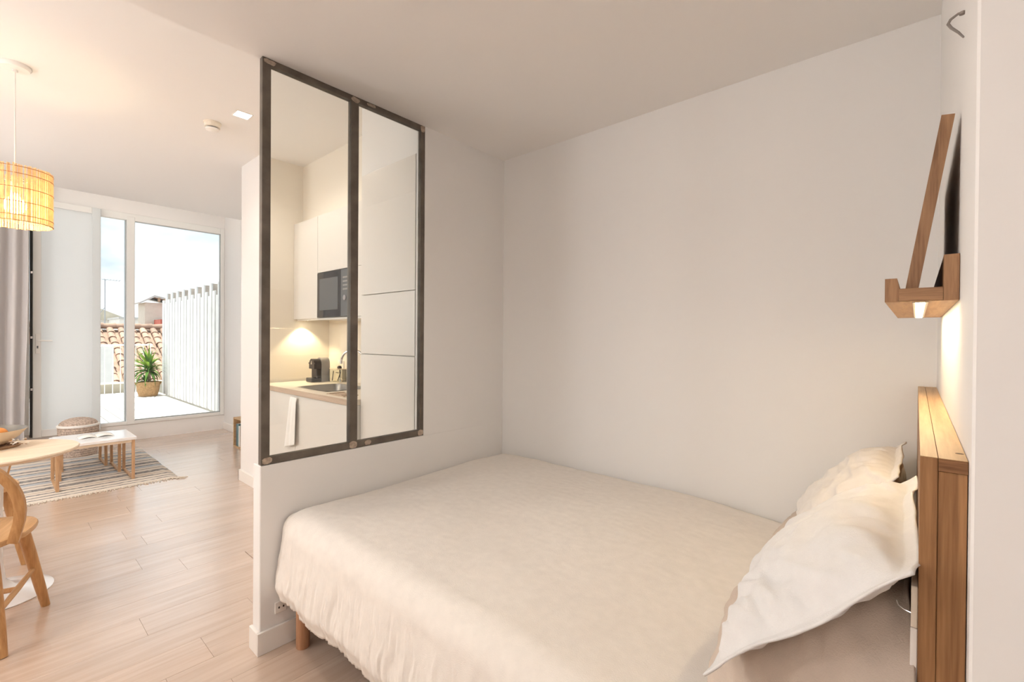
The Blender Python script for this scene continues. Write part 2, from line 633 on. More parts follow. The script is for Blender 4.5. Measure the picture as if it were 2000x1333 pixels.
bm = B()
box(bm, (XP, Y1 - 0.014, 0), (XP + 0.012, YB, 0.092), 0.0015)
box(bm, (XP - PT - 0.006, Y1 - 0.014, 0), (XP + 0.0005, Y1 - 0.001, 0.092), 0.0015)
struct(obj('baseboard_partition', bm, M_TRIM))
bm = B()
box(bm, (-4.599, 1.489, 0), (-4.17, 1.503, 0.095), 0.0015)
box(bm, (-4.601, 1.489, 0), (-4.587, 2.17, 0.095), 0.0015)
struct(obj('baseboard_pillar', bm, M_TRIM))
baseboard('baseboard_jamb', (-7.28, 2.162, 0), (-4.60, 2.176, 0.095))
baseboard('baseboard_back', (XP + 0.012, YB - 0.013, 0), (XH, YB, 0.092))

# ---------------------------------------------------------------- window and door
win = struct(thing('window_1', 'white framed fixed window with a narrow and a wide pane above the terrace kerb', 'window', (XW, 1.5, ZS)))
del win['category']
win['label'] = 'white framed window with a narrow pane and a wide pane overlooking the terrace'
XF0, XF1 = XW - 0.06, XW + 0.015
def part_box(name, lo, hi, m, parent, bev=0.0):
    return obj(name, box(B(), lo, hi, bev), m, parent)


part_box('frame_head', (XF0, 0.872, 2.715), (XF1, 2.1255, 2.799), M_PVC, win, 0.004)
part_box('frame_sill', (XF0, 0.872, ZS + 0.0005), (XF1, 2.1255, ZS + 0.042), M_PVC, win, 0.004)
part_box('frame_jamb', (XF0, 2.126, ZS + 0.0005), (XF1 + 0.001, 2.174, 2.799), M_PVC, win, 0.004)
part_box('mullion', (XF0, 1.112, ZS), (XF1 + 0.004, 1.190, 2.76), M_PVC, win, 0.004)
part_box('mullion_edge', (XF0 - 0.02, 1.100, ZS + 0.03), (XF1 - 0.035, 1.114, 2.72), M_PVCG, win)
part_box('frame_jamb', (XF0, 0.84, ZS + 0.0005), (XF1, 0.872, 2.799), M_PVC, win, 0.004)
part_box('pane', (XW - 0.03, 0.872, ZS + 0.04), (XW - 0.026, 1.112, 2.72), M_WINGLASS, win)
part_box('pane', (XW - 0.03, 1.19, ZS + 0.04), (XW - 0.026, 2.126, 2.72), M_WINGLASS, win)
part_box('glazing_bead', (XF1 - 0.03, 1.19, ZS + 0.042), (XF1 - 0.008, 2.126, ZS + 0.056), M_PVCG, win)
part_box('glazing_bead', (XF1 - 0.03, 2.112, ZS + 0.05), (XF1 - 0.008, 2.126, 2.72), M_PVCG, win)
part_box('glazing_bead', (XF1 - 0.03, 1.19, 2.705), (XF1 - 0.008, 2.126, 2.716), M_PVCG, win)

door = struct(thing('door_1', 'white terrace door leaf with lever handle beside the grey curtain', 'door', (XW + 0.03, 0.58, 0.16)))
del door['category']
XD0, XD1 = XW + 0.016, XW + 0.062
part_box('panel', (XD0 + 0.008, 0.375, 0.24), (XD1 - 0.008, 0.80, 2.72), M_PANEL, door)
part_box('stile', (XD0, 0.312, 0.165), (XD1, 0.378, 2.79), M_PVC, door, 0.004)
part_box('stile', (XD0, 0.792, 0.185), (XD1, 0.868, 2.79), M_PANEL, door, 0.004)
part_box('rail', (XD0, 0.378, 0.17), (XD1, 0.792, 0.25), M_PVC, door, 0.004)
part_box('rail', (XD0, 0.378, 2.72), (XD1, 0.792, 2.79), M_PVC, door, 0.004)
part_box('seal', (XD0 - 0.01, 0.290, 0.17), (XD0 + 0.012, 0.312, 2.79), M_GASKET, door)
for z in (0.70, 1.27, 1.98):
    part_box('bolt', (XD0 + 0.012, 0.296, z - 0.012), (XD0 + 0.022, 0.312, z + 0.012), M_CHROME, door)
hp = part_box('handle_plate', (XD1, 0.330, 1.09), (XD1 + 0.01, 0.366, 1.31), M_WHITEPL, door, 0.006)
bm = B()
tube(bm, [(XD1 + 0.008, 0.350, 1.235), (XD1 + 0.05, 0.350, 1.235), (XD1 + 0.056, 0.37, 1.235), (XD1 + 0.054, 0.46, 1.235)], 0.008, 8)
obj('handle', bm, M_WHITEPL, hp, True)
part_box('keyhole', (XD1 + 0.009, 0.342, 1.15), (XD1 + 0.0125, 0.354, 1.178), M_DGREY, hp)
sbox('trim_1', (XW, 0.225, ZS), (XW + 0.03, 0.288, 2.80), M_PVC, 0.003)

# unseen window added behind the curtain to let in more sky light
win2 = struct(thing('added_window', 'added unseen window behind the grey curtain letting in more sky light', 'window', (XW, -1.4, ZS)))
del win2['category']
for nm, lo, hi in (('frame_head', (XF0, -2.2, 2.72), (XF1, -0.62, 2.80)), ('frame_sill', (XF0, -2.2, ZS), (XF1, -0.62, 0.25)),
                   ('frame_jamb', (XF0, -2.2, ZS), (XF1, -2.14, 2.8)), ('frame_jamb', (XF0, -0.68, ZS), (XF1, -0.62, 2.8))):
    part_box(nm, lo, hi, M_PVC, win2, 0.003)
part_box('pane', (XW - 0.03, -2.15, 0.24), (XW - 0.026, -0.67, 2.73), M_WINGLASS, win2)

# cove light strip in the curtain recess
o = tag(obj('light_strip', box(B(), (-6.76, -2.3, 3.035), (-6.73, 2.05, 3.05)), M_COVE), 'warm light strip hidden in the ceiling recess above the window', 'light')

# ---------------------------------------------------------------- steel glazed screen on the partition
scr = thing('glazed_screen', 'raw steel framed glass screen standing on the low white partition wall', 'screen', (XP - 0.015, 1.14, 0.770))
X0s, X1s = XP - 0.027, XP + 0.001
bars = [('stile', (X0s, Y1, 0.772), (X1s, Y1 + 0.034, ZC - 0.001)), ('stile', (X0s, Y2 - 0.026, 0.772), (X1s, Y2 - 0.001, ZC - 0.001)),
        ('mullion', (X0s - 0.004, 1.121, 0.79), (X1s, 1.160, ZC - 0.02)), ('rail', (X0s, Y1 + 0.034, 0.772), (X1s - 0.0006, Y2 - 0.026, 0.803)),
        ('rail', (X0s, Y1 + 0.034, 2.411), (X1s - 0.0006, Y2 - 0.026, ZC - 0.001))]
for nm, lo, hi in bars:
    part_box(nm, lo, hi, M_STEEL, scr, 0.0015)
part_box('pane', (XP - 0.016, Y1 + 0.03, 0.80), (XP - 0.011, 1.124, 2.414), M_GLASS, scr)
part_box('pane', (XP - 0.016, 1.157, 0.80), (XP - 0.011, Y2 - 0.024, 2.414), M_GLASS, scr)
rng = random.Random(11)


def weld(yc, zc, w, h):
    bm = B()
    n = 12
    poly = []
    for i in range(n):
        a = 2 * pi * i / n
        k = 1 + rng.uniform(-0.15, 0.15)
        sx, sy = cos(a), sin(a)
        d = max(abs(sx), abs(sy)) ** 0.6
        poly.append((yc + sx * w / 2 * k / d, zc + sy * h / 2 * k / d))
    prism(bm, poly, 'x', X1s - 0.001, X1s + 0.0006)
    obj('weld_patch', bm, M_WELD, scr)


weld(Y1 + 0.024, 0.788, 0.040, 0.026)
weld(Y1 + 0.030, 2.423, 0.046, 0.020)
weld(1.140, 0.790, 0.040, 0.034)
weld(1.215, 0.788, 0.034, 0.022)
weld(1.142, 2.420, 0.040, 0.024)
weld(1.225, 2.426, 0.052, 0.014)
weld(Y2 - 0.020, 0.790, 0.036, 0.030)
weld(Y2 - 0.016, 2.418, 0.028, 0.034)

# ================================================================== BED
bed = thing('bed', 'bed on round beech legs, its base hidden under the cream duvet', 'bed', (-1.0, 1.5, 0))
part_box('bed_base', (-1.95, 0.85, 0.20), (-0.02, 2.15, 0.34), M_BASE, bed, 0.01)
part_box('mattress', (-1.955, 0.845, 0.34), (-0.015, 2.16, 0.54), M_MATT, bed, 0.04)
for x, y in ((-1.92, 0.857 + 0.012), (-1.92, 2.10), (-0.10, 0.88), (-0.10, 2.10)):
    bm = B()
    lathe(bm, [(0, 0.0), (0.025, 0.0), (0.027, 0.003), (0.027, 0.20), (0, 0.20)], 20, (x, y, 0))
    obj('leg', bm, M_BEDLEG, bed, True)


def nz(x, y, z, s=1.0):
    return noise.noise(Vector((x * s, y * s, z * s)))


def ss(a, b, t):
    t = max(0.0, min(1.0, (t - a) / (b - a)))
    return t * t * (3 - 2 * t)


DX0, DX1 = -1.985, -0.06
FLAT_Y = 0.885
RAD = 0.095
TOPLEN = 2.172 - FLAT_Y
ARC = RAD * pi / 2


def duvet_pt(u, v):
    x = DX0 + (DX1 - DX0) * u
    hang = 0.245 + 0.018 * nz(x * 5, 0.3, 0) + 0.012 * nz(x * 16, 1.3, 0) + 0.004 * nz(x * 45, 0, 0)
    tot = TOPLEN + ARC + hang
    s = v * tot
    ztop = 0.572 + 0.030 * math.exp(-((s - 0.45) / 0.5) ** 2) * ss(0.0, 0.4, u * 1.9 + 0.1)
    ztop -= 0.03 * ss(-0.9, -0.3, x)
    if s < TOPLEN:
        y = 2.172 - s
        z = ztop
        z -= 0.035 * (1 - ss(0, 0.07, s)) ** 2
        z += 0.008 * nz(x * 2.3, y * 2.3, 0) + 0.0035 * nz(x * 7, y * 7, 3) + 0.0016 * abs(nz(x * 12, y * 30, 5))
        n = Vector((0, 0, 1))
        k = 0
    elif s < TOPLEN + ARC:
        a = (s - TOPLEN) / RAD
        y = FLAT_Y - RAD * sin(a) * 1.0
        z = ztop - RAD * (1 - cos(a))
        n = Vector((0, -sin(a), cos(a)))
        k = sin(a)
        z += 0.008 * nz(x * 2.3, FLAT_Y * 2.3, 0) * (1 - k)
    else:
        d = s - TOPLEN - ARC
        y = FLAT_Y - RAD - d * 0.13
        z = ztop - RAD - d
        n = Vector((0, -1, 0.1))
        k = 1
        y += 0.03 * ss(0.75, 1.0, d / hang) * 0.8       # hem curls back under
    # hanging folds
    if k > 0:
        dd = max(0, s - TOPLEN - 0.3 * ARC)
        f = ss(0, 0.3, dd)
        w = nz(x * 9 + 0.4 * nz(x * 3, z * 3, 1), z * 1.2, 2) * 0.011 + nz(x * 26 + nz(x * 9, z * 6, 2), z * 3.0, 7) * 0.008 + nz(x * 75 + 1.5 * nz(x * 20, z * 14, 3), z * 9, 9) * 0.0065
        y -= f * w
        z += 0.003 * nz(x * 30, z * 20, 4) * f
    # foot end: rounded shoulder near the partition
    e = 1 - ss(0, 0.075, x - DX0)
    z -= 0.030 * e * e * (1 - k)
    if k > 0:
        y += 0.02 * e * k
    return Vector((x, y, z))


bm = B()
grid(bm, 420, 190, duvet_pt)
duv = obj('duvet', bm, M_LINEN, None, True)
md = duv.modifiers.new('thick', 'SOLIDIFY')
md.thickness = 0.012
md.offset = -1
tag(duv, 'cream linen duvet spread over the whole bed and hanging down its near side', 'duvet')


def pillow(name, c, ex, ey, L, W, T, m, label, seed, fl=0.028, sag=0.0, under=1.0):
    """ex along the long side, ey up the slope, thickness along ex x ey."""
    c = Vector(c)
    ex = Vector(ex).normalized()
    ey = Vector(ey)
    ey = (ey - ex * ey.dot(ex)).normalized()
    en = ex.cross(ey)
    if en.z < 0:
        en = -en
    N = 110
    M = 80

    def shape(u, v, side):
        a, b = u * 2 - 1, v * 2 - 1
        px = a * L / 2 * (1 - 0.02 * (1 - b * b))
        py = b * W / 2 * (1 - 0.02 * (1 - a * a))
        da = (1 - abs(a)) * L / 2
        db = (1 - abs(b)) * W / 2
        d = min(da, db)
        if d < fl:
            t = 0.0022
        else:
            fa = max(0.0, 1 - abs(a / (1 - 2 * fl / L)) ** 2.2)
            fb = max(0.0, 1 - abs(b / (1 - 2 * fl / W)) ** 2.2)
            t = 0.0022 + T / 2 * (fa * fb) ** 0.42 * (1.0 if side > 0 else under)
        q = Vector((px * 6, py * 6, seed + side * 3.0))
        q.y += 0.9 * noise.noise(q * 0.7)
        wr = noise.noise(q) * 0.013 + noise.noise(Vector((q.x * 1.6, q.y * 3.4, q.z))) * 0.009 + (0.5 - abs(noise.noise(Vector((q.x * 2.2, q.y * 4.5, q.z + 5))))) * 0.014 - 0.005
        rim = math.exp(-((d - fl) / 0.05) ** 2)
        # creases that run in from the seams
        cr = noise.noise(Vector((px * 26 if db < da else py * 26, seed, side))) * 0.014 * rim
        h = side * t + (wr * 1.35 + cr) * side * min(1.0, t / (T * 0.2)) * 0.9
        wv = noise.noise(Vector((px * 9, py * 9, seed + 20))) * 0.014 * (1 - min(1, d / (fl * 2.5)))
        return c + ex * px + ey * py + en * (h + wv) - Vector((0, 0, sag * (abs(a) ** 4)))

    bm = B()
    top = [[bm.verts.new(shape(i / (N - 1), j / (M - 1), 1)) for j in range(M)] for i in range(N)]
    bot = [[bm.verts.new(shape(i / (N - 1), j / (M - 1), -1)) for j in range(M)] for i in range(N)]
    for i in range(N - 1):
        for j in range(M - 1):
            bm.faces.new((top[i][j], top[i + 1][j], top[i + 1][j + 1], top[i][j + 1]))
            bm.faces.new((bot[i][j], bot[i][j + 1], bot[i + 1][j + 1], bot[i + 1][j]))
    for i in range(N - 1):
        for j in (0, M - 1):
            bm.faces.new((top[i][j], bot[i][j], bot[i + 1][j], top[i + 1][j]))
    for j in range(M - 1):
        for i in (0, N - 1):
            bm.faces.new((top[i][j], top[i][j + 1], bot[i][j + 1], bot[i][j]))
    o = obj(name, bm, m, None, False)
    for p in o.data.polygons:
        p.use_smooth = True
    tag(o, label, 'pillow', 'linen pillows leaning on the headboard')
    return o


pillow('pillow', (-0.150, 1.135, 0.785), (0, 1, 0.0), (0.30, 0, 0.28), 0.61, 0.40, 0.15, M_LINEN3, 'beige linen pillow lying under the pale front pillow at the near headboard end', 3.1, 0.012, 0.125, 0.9)
pillow('pillow', (-0.132, 1.10, 0.862), (0.0, 1, 0.0), (0.30, 0, 0.285), 0.60, 0.375, 0.16, M_LINEN2, 'large pale linen pillow with a flanged edge, frontmost on the near side of the bed', 8.7, 0.026, 0.0, 0.35)
pillow('pillow', (-0.215, 1.83, 0.680), (0, 1, 0.0), (0.34, 0, 0.28), 0.60, 0.46, 0.14, M_LINEN3, 'beige linen pillow at the far side of the bed, beneath another pillow', 14.2)
pillow('pillow', (-0.165, 1.82, 0.800), (0.0, 1, 0.0), (0.28, 0, 0.31), 0.58, 0.41, 0.15, M_LINEN, 'cream linen pillow at the far side of the bed against the back wall', 21.9)

# headboard
hb = thing('headboard', 'oak box headboard with a flat top ledge standing against the right wall', 'headboard', (0.03, 1.5, 0))
part_box('front_panel', (0.005, 0.862, 0.02), (0.0237, 2.183, 1.139), M_OAKZ, hb, 0.0008)
part_box('top_ledge', (0.0240, 0.862, 1.1215), (0.0535, 2.183, 1.139), M_OAKX, hb, 0.0006)
part_box('end_panel', (0.0240, 0.864, 0.02), (0.0530, 0.884, 1.121), M_OAKZ, hb, 0.0006)
# upper faces are veneered lengthwise
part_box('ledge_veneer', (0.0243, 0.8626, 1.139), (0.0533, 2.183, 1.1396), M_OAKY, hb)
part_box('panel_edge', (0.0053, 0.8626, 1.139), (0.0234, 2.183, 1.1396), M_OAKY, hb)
bm = B()
lathe(bm, [(0, 0.0004), (0.0045, 0.0003), (0.0048, 0)], 12, (0.0475, 0.915, 1.1396))
obj('knot', bm, mat('knot_dark', (0.12, 0.07, 0.03), 0.7), hb)

sw = thing('wall_switch', 'upper cream switch plate with a chrome hook on the headboard front', 'switch', (0.0, 0.88, 0.9))
part_box('plate', (-0.0025, 0.8665, 0.893), (0.005, 0.935, 0.952), M_CREAMPL, sw, 0.001)
bm = B()
tube(bm, [(-0.002, 0.885, 0.905), (-0.010, 0.886, 0.9065), (-0.0165, 0.889, 0.909), (-0.0185, 0.893, 0.914)], 0.0009, 8)
obj('hook', bm, M_CHROME, sw, True)
tag(part_box('socket_plate', (-0.003, 0.8665, 0.812), (0.005, 0.935, 0.8925), M_WHITEPL, None, 0.001), 'lower grey white socket plate on the headboard front', 'socket')

# shelf with lamp
sh = thing('wall_shelf', 'small oak picture ledge with a lamp underneath, fixed above the headboard', 'shelf', (0.0, 1.45, 1.371))
SY0, SY1 = 1.08, 1.84
part_box('bottom_board', (-0.0253, SY0, 1.3715), (0.0335, SY1, 1.394), M_OAKSH, sh, 0.0006)
bm = B()
prism(bm, [(-0.0445, 1.371), (-0.0258, 1.371), (-0.0240, 1.394), (-0.0275, 1.413), (-0.0445, 1.413)], 'y', SY0, SY1)
obj('front_lip', bm, M_OAKSHZ, sh)
part_box('back_board', (0.0338, SY0, 1.371), (0.0535, SY1, 1.449), M_OAKSHZ, sh, 0.0006)
part_box('underside', (-0.0440, SY0 + 0.001, 1.3702), (0.0530, SY1 - 0.001, 1.3712), M_OAKSHY, sh)
lampo = part_box('lamp_channel', (-0.0065, SY0 + 0.012, 1.3690), (0.0150, SY1 - 0.05, 1.3702), mat('aluminium', (0.55, 0.5, 0.42), 0.4, metal=0.6), sh)
part_box('lamp_diffuser', (-0.0022, SY0 + 0.022, 1.3682), (0.0108, SY1 - 0.06, 1.3690), M_LED, lampo)
fr = thing('picture_frame', 'oak picture frame standing on the wall shelf and leaning back to the wall', 'frame', (0.0, 1.4, 1.394))
FA, FB = Vector((-0.0075, 0, 1.3945)), Vector((0.0375, 0, 1.695))
dirv = (FB - FA).normalized()
nrm = Vector((dirv.z, 0, -dirv.x))
def frame_bar(y0, y1, a, b, t=0.0088, m=M_OAKSHZ, name='bar', off=0.0):
    bm = B()
    P0, P1 = FA + dirv * a, FA + dirv * b
    P0, P1 = P0 + nrm * off, P1 + nrm * off
    poly = [P0 - nrm * t, P0 + nrm * t, P1 + nrm * t, P1 - nrm * t]
    prism(bm, [(p.x, p.z) for p in poly], 'y', y0, y1)
    obj(name, bm, m, fr)


LEN = (FB - FA).length
frame_bar(1.10, 1.115, 0, LEN)
frame_bar(1.705, 1.72, 0, LEN, off=-0.006, t=0.0028)
frame_bar(1.115, 1.705, 0, 0.015, off=-0.006, t=0.0028, m=M_OAKSHY)
frame_bar(1.115, 1.705, LEN - 0.015, LEN, off=-0.006, t=0.0028, m=M_OAKSHY)
frame_bar(1.115, 1.705, 0.015, LEN - 0.015, 0.0022, M_OAKSHZ, 'back_panel', -0.006)

# wire hook high on the headboard wall; lower arm is its shadow modelled as wire
bm = B()
tube(bm, [(XH, 1.052, 1.838), (0.046, 1.052, 1.839), (0.037, 1.051, 1.833), (0.034, 1.051, 1.827), (0.038, 1.053, 1.820), (0.047, 1.056, 1.810), (0.0535, 1.058, 1.800)], [0.002, 0.002, 0.0022, 0.0024, 0.0021, 0.0018, 0.0013], 8)
lathe(bm, [(0, 0), (0.004, 0), (0.004, 0.004), (0, 0.004)], 10, (XH - 0.003, 1.052, 1.836))
tag(obj('wall_hook', bm, M_HOOK, None, True), 'small metal hook, its shadow shaped as a lower arm, high on the right wall above the leaning frame', 'hook')

# socket low on the partition
st = thing('wall_socket', 'white wall socket low on the partition behind the bed corner', 'socket', (XP, 0.81, 0.17))
part_box('plate', (XP, 0.785, 0.140), (XP + 0.006, 0.835, 0.190), M_WHITEPL, st, 0.003)
for dy in (-0.008, 0.010):
    part_box('pin_hole', (XP + 0.0055, 0.81 + dy - 0.003, 0.160), (XP + 0.0068, 0.81 + dy + 0.003, 0.168), M_GASKET, st)

# ================================================================== KITCHEN
YK = 1.503
kb = thing('base_cabinet', 'white kitchen base unit with plain doors under the worktop', 'cabinet', (-3.4, 1.8, 0))
part_box('carcass', (-4.166, YK + 0.021, 0.10), (-2.665, 2.118, 0.62), M_KITCH, kb)
part_box('end_panel', (-2.664, YK + 0.021, 0.10), (-2.6455, 2.118, 0.866), M_KITCH, kb)
part_box('plinth', (-4.166, YK + 0.06, 0.0), (-2.645, 2.0, 0.10), M_KITCH, kb)
part_box('door', (-4.165, YK, 0.105), (-3.462, YK + 0.02, 0.862), M_KITCH, kb, 0.001)
part_box('door', (-3.459, YK, 0.105), (-2.645, YK + 0.02, 0.862), M_KITCH, kb, 0.001)

SX0, SX1, SYa, SYb = -3.66, -3.17, 1.60, 1.95
bm = B()
WZ0, WZ1 = 0.868, 0.905
box(bm, (-4.13, 1.492, WZ0), (SX0, 2.119, WZ1))
box(bm, (SX1, 1.492, WZ0), (-2.645, 2.119, WZ1))
box(bm, (SX0, 1.492, WZ0), (SX1, SYa, WZ1))
box(bm, (SX0, SYb, WZ0), (SX1, 2.119, WZ1))
wk = obj('worktop', bm, M_TOP)
tag(wk, 'cream kitchen worktop with a wood coloured front edge and a sink cut-out', 'worktop')
part_box('front_edge', (-4.13, 1.487, WZ0), (-2.645, 1.4925, WZ1 - 0.001), M_TOPEDGE, wk)

sink = thing('sink', 'brushed steel sink set into the cream worktop', 'sink', (-3.41, 1.78, 0.75))
bm = B()
def ring(x0, x1, y0, y1, z, r, n=6):
    out = []
    for cx, cy, a0 in ((x1 - r, y1 - r, 0), (x0 + r, y1 - r, pi / 2), (x0 + r, y0 + r, pi), (x1 - r, y0 + r, 1.5 * pi)):
        for k in range(n):
            a = a0 + pi / 2 * k / (n - 1)
            out.append((cx + r * cos(a), cy + r * sin(a), z))
    return out


R_ = [ring(SX0 - 0.012, SX1 + 0.012, SYa - 0.012, SYb + 0.012, 0.9085, 0.06), ring(SX0 + 0.004, SX1 - 0.004, SYa + 0.004, SYb - 0.004, 0.907, 0.05),
      ring(SX0 + 0.01, SX1 - 0.01, SYa + 0.01, SYb - 0.01, 0.895, 0.05), ring(SX0 + 0.03, SX1 - 0.03, SYa + 0.03, SYb - 0.03, 0.76, 0.05)]
V = [[bm.verts.new(p) for p in r_] for r_ in R_]
for a, b in zip(V, V[1:]):
    for i in range(len(a)):
        bm.faces.new((a[i], a[(i + 1) % len(a)], b[(i + 1) % len(a)], b[i]))
bm.faces.new(V[-1])
obj('basin', bm, M_SINK, sink, True)
bm = B()
lathe(bm, [(0, 0.764), (0.03, 0.764), (0.035, 0.761)], 20, (-3.41, 1.78, 0))
obj('drain', bm, M_CHROME, sink, True)

fa = thing('faucet', 'chrome arched kitchen tap behind the sink', 'tap', (-3.40, 2.04, 0.905))
bm = B()
lathe(bm, [(0, 0.905), (0.026, 0.905), (0.026, 0.915), (0.017, 0.925), (0.016, 1.0), (0, 1.0)], 18, (-3.40, 2.04, 0))
obj('body', bm, M_CHROME, fa, True)
bm = B()
pts = [(-3.40, 2.04, 0.99)]
for k in range(13):
    a = pi * k / 12
    pts.append((-3.40 - 0.11 * (1 - cos(a)), 2.04 - 0.045 * (1 - cos(a)), 1.10 + 0.09 * sin(a)))
pts.append((-3.62, 1.95, 1.075))
tube(bm, pts, 0.011, 10)
obj('spout', bm, M_CHROME, fa, True)
bm = B()
tube(bm, [(-3.385, 2.04, 0.965), (-3.33, 2.03, 0.985)], 0.007, 8)
obj('lever', bm, M_CHROME, fa, True)

# coffee machine near the corner
cmx = thing('coffee_machine', 'black and grey capsule coffee machine in the corner of the worktop', 'coffee machine', (-3.99, 1.93, 0.905))
CX0, CX1, CYa, CYb = -4.005, -3.908, 1.865, 1.995
def arch(x0, x1, z0, z1, r, n=8):
    p = [(x0, z0), (x1, z0)]
    for k in range(n + 1):
        a = pi * k / n
        p.append(((x0 + x1) / 2 + (x1 - x0) / 2 * cos(a), z1 - r + r * sin(a)))
    return p


bm = B()
prism(bm, arch(CX0 + 0.002, CX1 + 0.004, 0.907, 1.118, 0.05), 'y', CYa + 0.055, CYb)
obj('body', bm, M_GREYPL, cmx, True)
bm = B()
prism(bm, arch(CX0, CX1, 1.02, 1.108, 0.05), 'y', CYa - 0.01, CYa + 0.056)
obj('brew_head', bm, M_BLACK, cmx, True)
part_box('front_column', (CX0 + 0.001, CYa + 0.012, 0.94), (CX1 - 0.001, CYa + 0.0545, 1.022), M_BLACK, cmx, 0.004)
part_box('drip_tray', (CX0 - 0.006, CYa - 0.035, 0.906), (CX1 + 0.002, CYa + 0.055, 0.942), M_BLACK, cmx, 0.005)
bm = B()
tube(bm, [(CX0 - 0.012, CYa - 0.004, 1.068), (CX0 + 0.004, CYa - 0.004, 1.068)], 0.006, 8)
obj('lever', bm, M_BLACK, cmx, True)
bm = B()
tube(bm, [(CX1 - 0.004, CYa - 0.004, 1.068), (CX1 + 0.010, CYa - 0.004, 1.068)], 0.006, 8)
obj('lever', bm, M_BLACK, cmx, True)
bm = B()
prism(bm, [(-3.968, 1.06), (-3.946, 1.06), (-3.950, 1.088), (-3.955, 1.092)], 'y', CYa - 0.0125, CYa - 0.0098)
obj('emblem', bm, M_CHROME, cmx)

# glass jar holding kitchen utensils, small tray, wall socket
jar = thing('glass_jar', 'square clear glass jar beside the coffee machine', 'jar', (-3.83, 2.03, 0.905))
bm = B()
prism(bm, ring_poly := [(p[0], p[1]) for p in ring(-3.90, -3.76, 1.98, 2.08, 0, 0.015, 4)], 'z', 0.906, 1.016)
obj('body', bm, glass('jar_glass', (0.90, 0.92, 0.90), 1.2), jar)
bm = B()
prism(bm, ring_poly, 'z', 1.0165, 1.022)
obj('lid', bm, M_PALEWOOD, jar)
bm = B()
tube(bm, [(-3.87, 2.00, 0.915), (-3.868, 2.01, 1.00)], 0.004, 6)
tube(bm, [(-3.83, 2.03, 0.915), (-3.80, 2.04, 0.99)], 0.004, 6)
tube(bm, [(-3.86, 2.03, 0.985), (-3.80, 2.02, 0.985)], 0.004, 6)
tag(obj('capsule_tongs', bm, M_DGREY, None, True), 'dark utensils standing inside the clear glass jar', 'utensils')
bm = B()
lathe(bm, [(0, 1.023), (0.018, 1.023), (0.020, 1.034), (0.013, 1.046), (0, 1.048)], 14, (-3.80, 2.03, 0))
tag(obj('dark_pot', bm, M_BLACK, None, True), 'small round black pot on the glass jar lid', 'pot')
ks = thing('wall_socket', 'white wall socket on the kitchen splashback right of the coffee machine', 'socket', (-3.92, 2.12, 1.045))
part_box('plate', (-3.99, 2.112, 1.010), (-3.885, 2.1195, 1.085), M_WHITEPL, ks, 0.003)
for dx in (-0.03, 0.02):
    bm = B()
    tube(bm, [(-3.935 + dx, 2.1105, 1.047), (-3.935 + dx, 2.1122, 1.047)], 0.014, 14)
    obj('outlet', bm, M_CREAMPL, ks)
tv = thing('trivet', 'woven brown trivet on the worktop in front of the sink', 'trivet', (-2.93, 1.6, 0.905))
for k in range(5):
    part_box('slat', (-3.05, 1.535 + k * 0.024, 0.9055), (-2.82, 1.547 + k * 0.024, 0.911), M_TOPEDGE, tv)
for x in (-3.02, -2.86):
    part_box('crossbar', (x, 1.535, 0.9105), (x + 0.015, 1.645, 0.915), M_TOPEDGE, tv)

# towel over the cabinet door
def towel_pt(u, v):
    # gathered at the top, flaring towards a slanted hem
    w = 0.105 + 0.070 * v
    xc = -3.455 - 0.035 * v
    x = xc + (u - 0.5) * w
    z = 0.850 - (0.385 - 0.045 * u) * v
    wv = ss(0, 0.12, v)
    fold = 0.016 * (0.5 + 0.5 * sin(u * 13.5 + 0.8 * v)) * (0.45 + 0.55 * v)
    y = 1.494 - 0.006 - fold * wv
    return Vector((x, y, z))


bm = B()
grid(bm, 44, 40, towel_pt)
tw = obj('tea_towel', bm, M_TOWEL, None, True)
md = tw.modifiers.new('thick', 'SOLIDIFY')
md.thickness = 0.004
md.offset = -1
tag(tw, 'white tea towel hanging down the front of the kitchen base unit', 'towel')

# upper cabinets with built-in microwave
YU = 1.79
uc = thing('wall_cabinet', 'white kitchen wall cabinet left of and above the microwave', 'cabinet', (-3.4, 1.95, 1.45))
part_box('carcass', (-4.166, YU + 0.02, 1.455), (-3.72, 2.118, 2.298), M_KITCH, uc)
part_box('top_carcass', (-3.72, YU + 0.02, 1.83), (-2.645, 2.118, 2.298), M_KITCH, uc)
part_box('door', (-4.165, YU, 1.452), (-3.722, YU + 0.019, 2.296), M_KITCH, uc, 0.001)
part_box('door', (-3.718, YU, 1.826), (-2.648, YU + 0.019, 2.296), M_KITCH, uc, 0.001)
part_box('shelf', (-3.718, YU + 0.004, 1.438), (-2.648, 2.118, 1.453), M_KITCH, uc)
part_box('light_rail', (-4.165, YU + 0.03, 1.440), (-3.73, YU + 0.05, 1.455), M_WHITEPL, uc)
part_box('side_panel', (-3.185, YU, 1.455), (-2.648, 2.11, 1.824), M_KITCH, uc)
mw = thing('microwave', 'black glass built-in microwave under the wall cabinet', 'microwave', (-3.45, 1.9, 1.455))
part_box('body', (-3.715, YU + 0.012, 1.455), (-3.188, 2.1, 1.822), M_DGREY, mw)
part_box('door', (-3.712, YU - 0.006, 1.458), (-3.33, YU + 0.012, 1.820), M_BLACKGL, mw, 0.001)
part_box('control_panel', (-3.327, YU - 0.006, 1.458), (-3.192, YU + 0.012, 1.820), M_DGREY, mw, 0.001)
part_box('window', (-3.67, YU - 0.0075, 1.515), (-3.37, YU - 0.0062, 1.77), M_DGREY, mw)
bm = B()
tube(bm, [(-3.26, YU - 0.014, 1.60), (-3.26, YU - 0.006, 1.60)], 0.020, 18)
obj('knob', bm, M_CHROME, mw, True)
for k in range(4):
    part_box('button', (-3.295, YU - 0.0075, 1.66 + 0.03 * k), (-3.225, YU - 0.0058, 1.672 + 0.03 * k), M_GREYPL, mw)
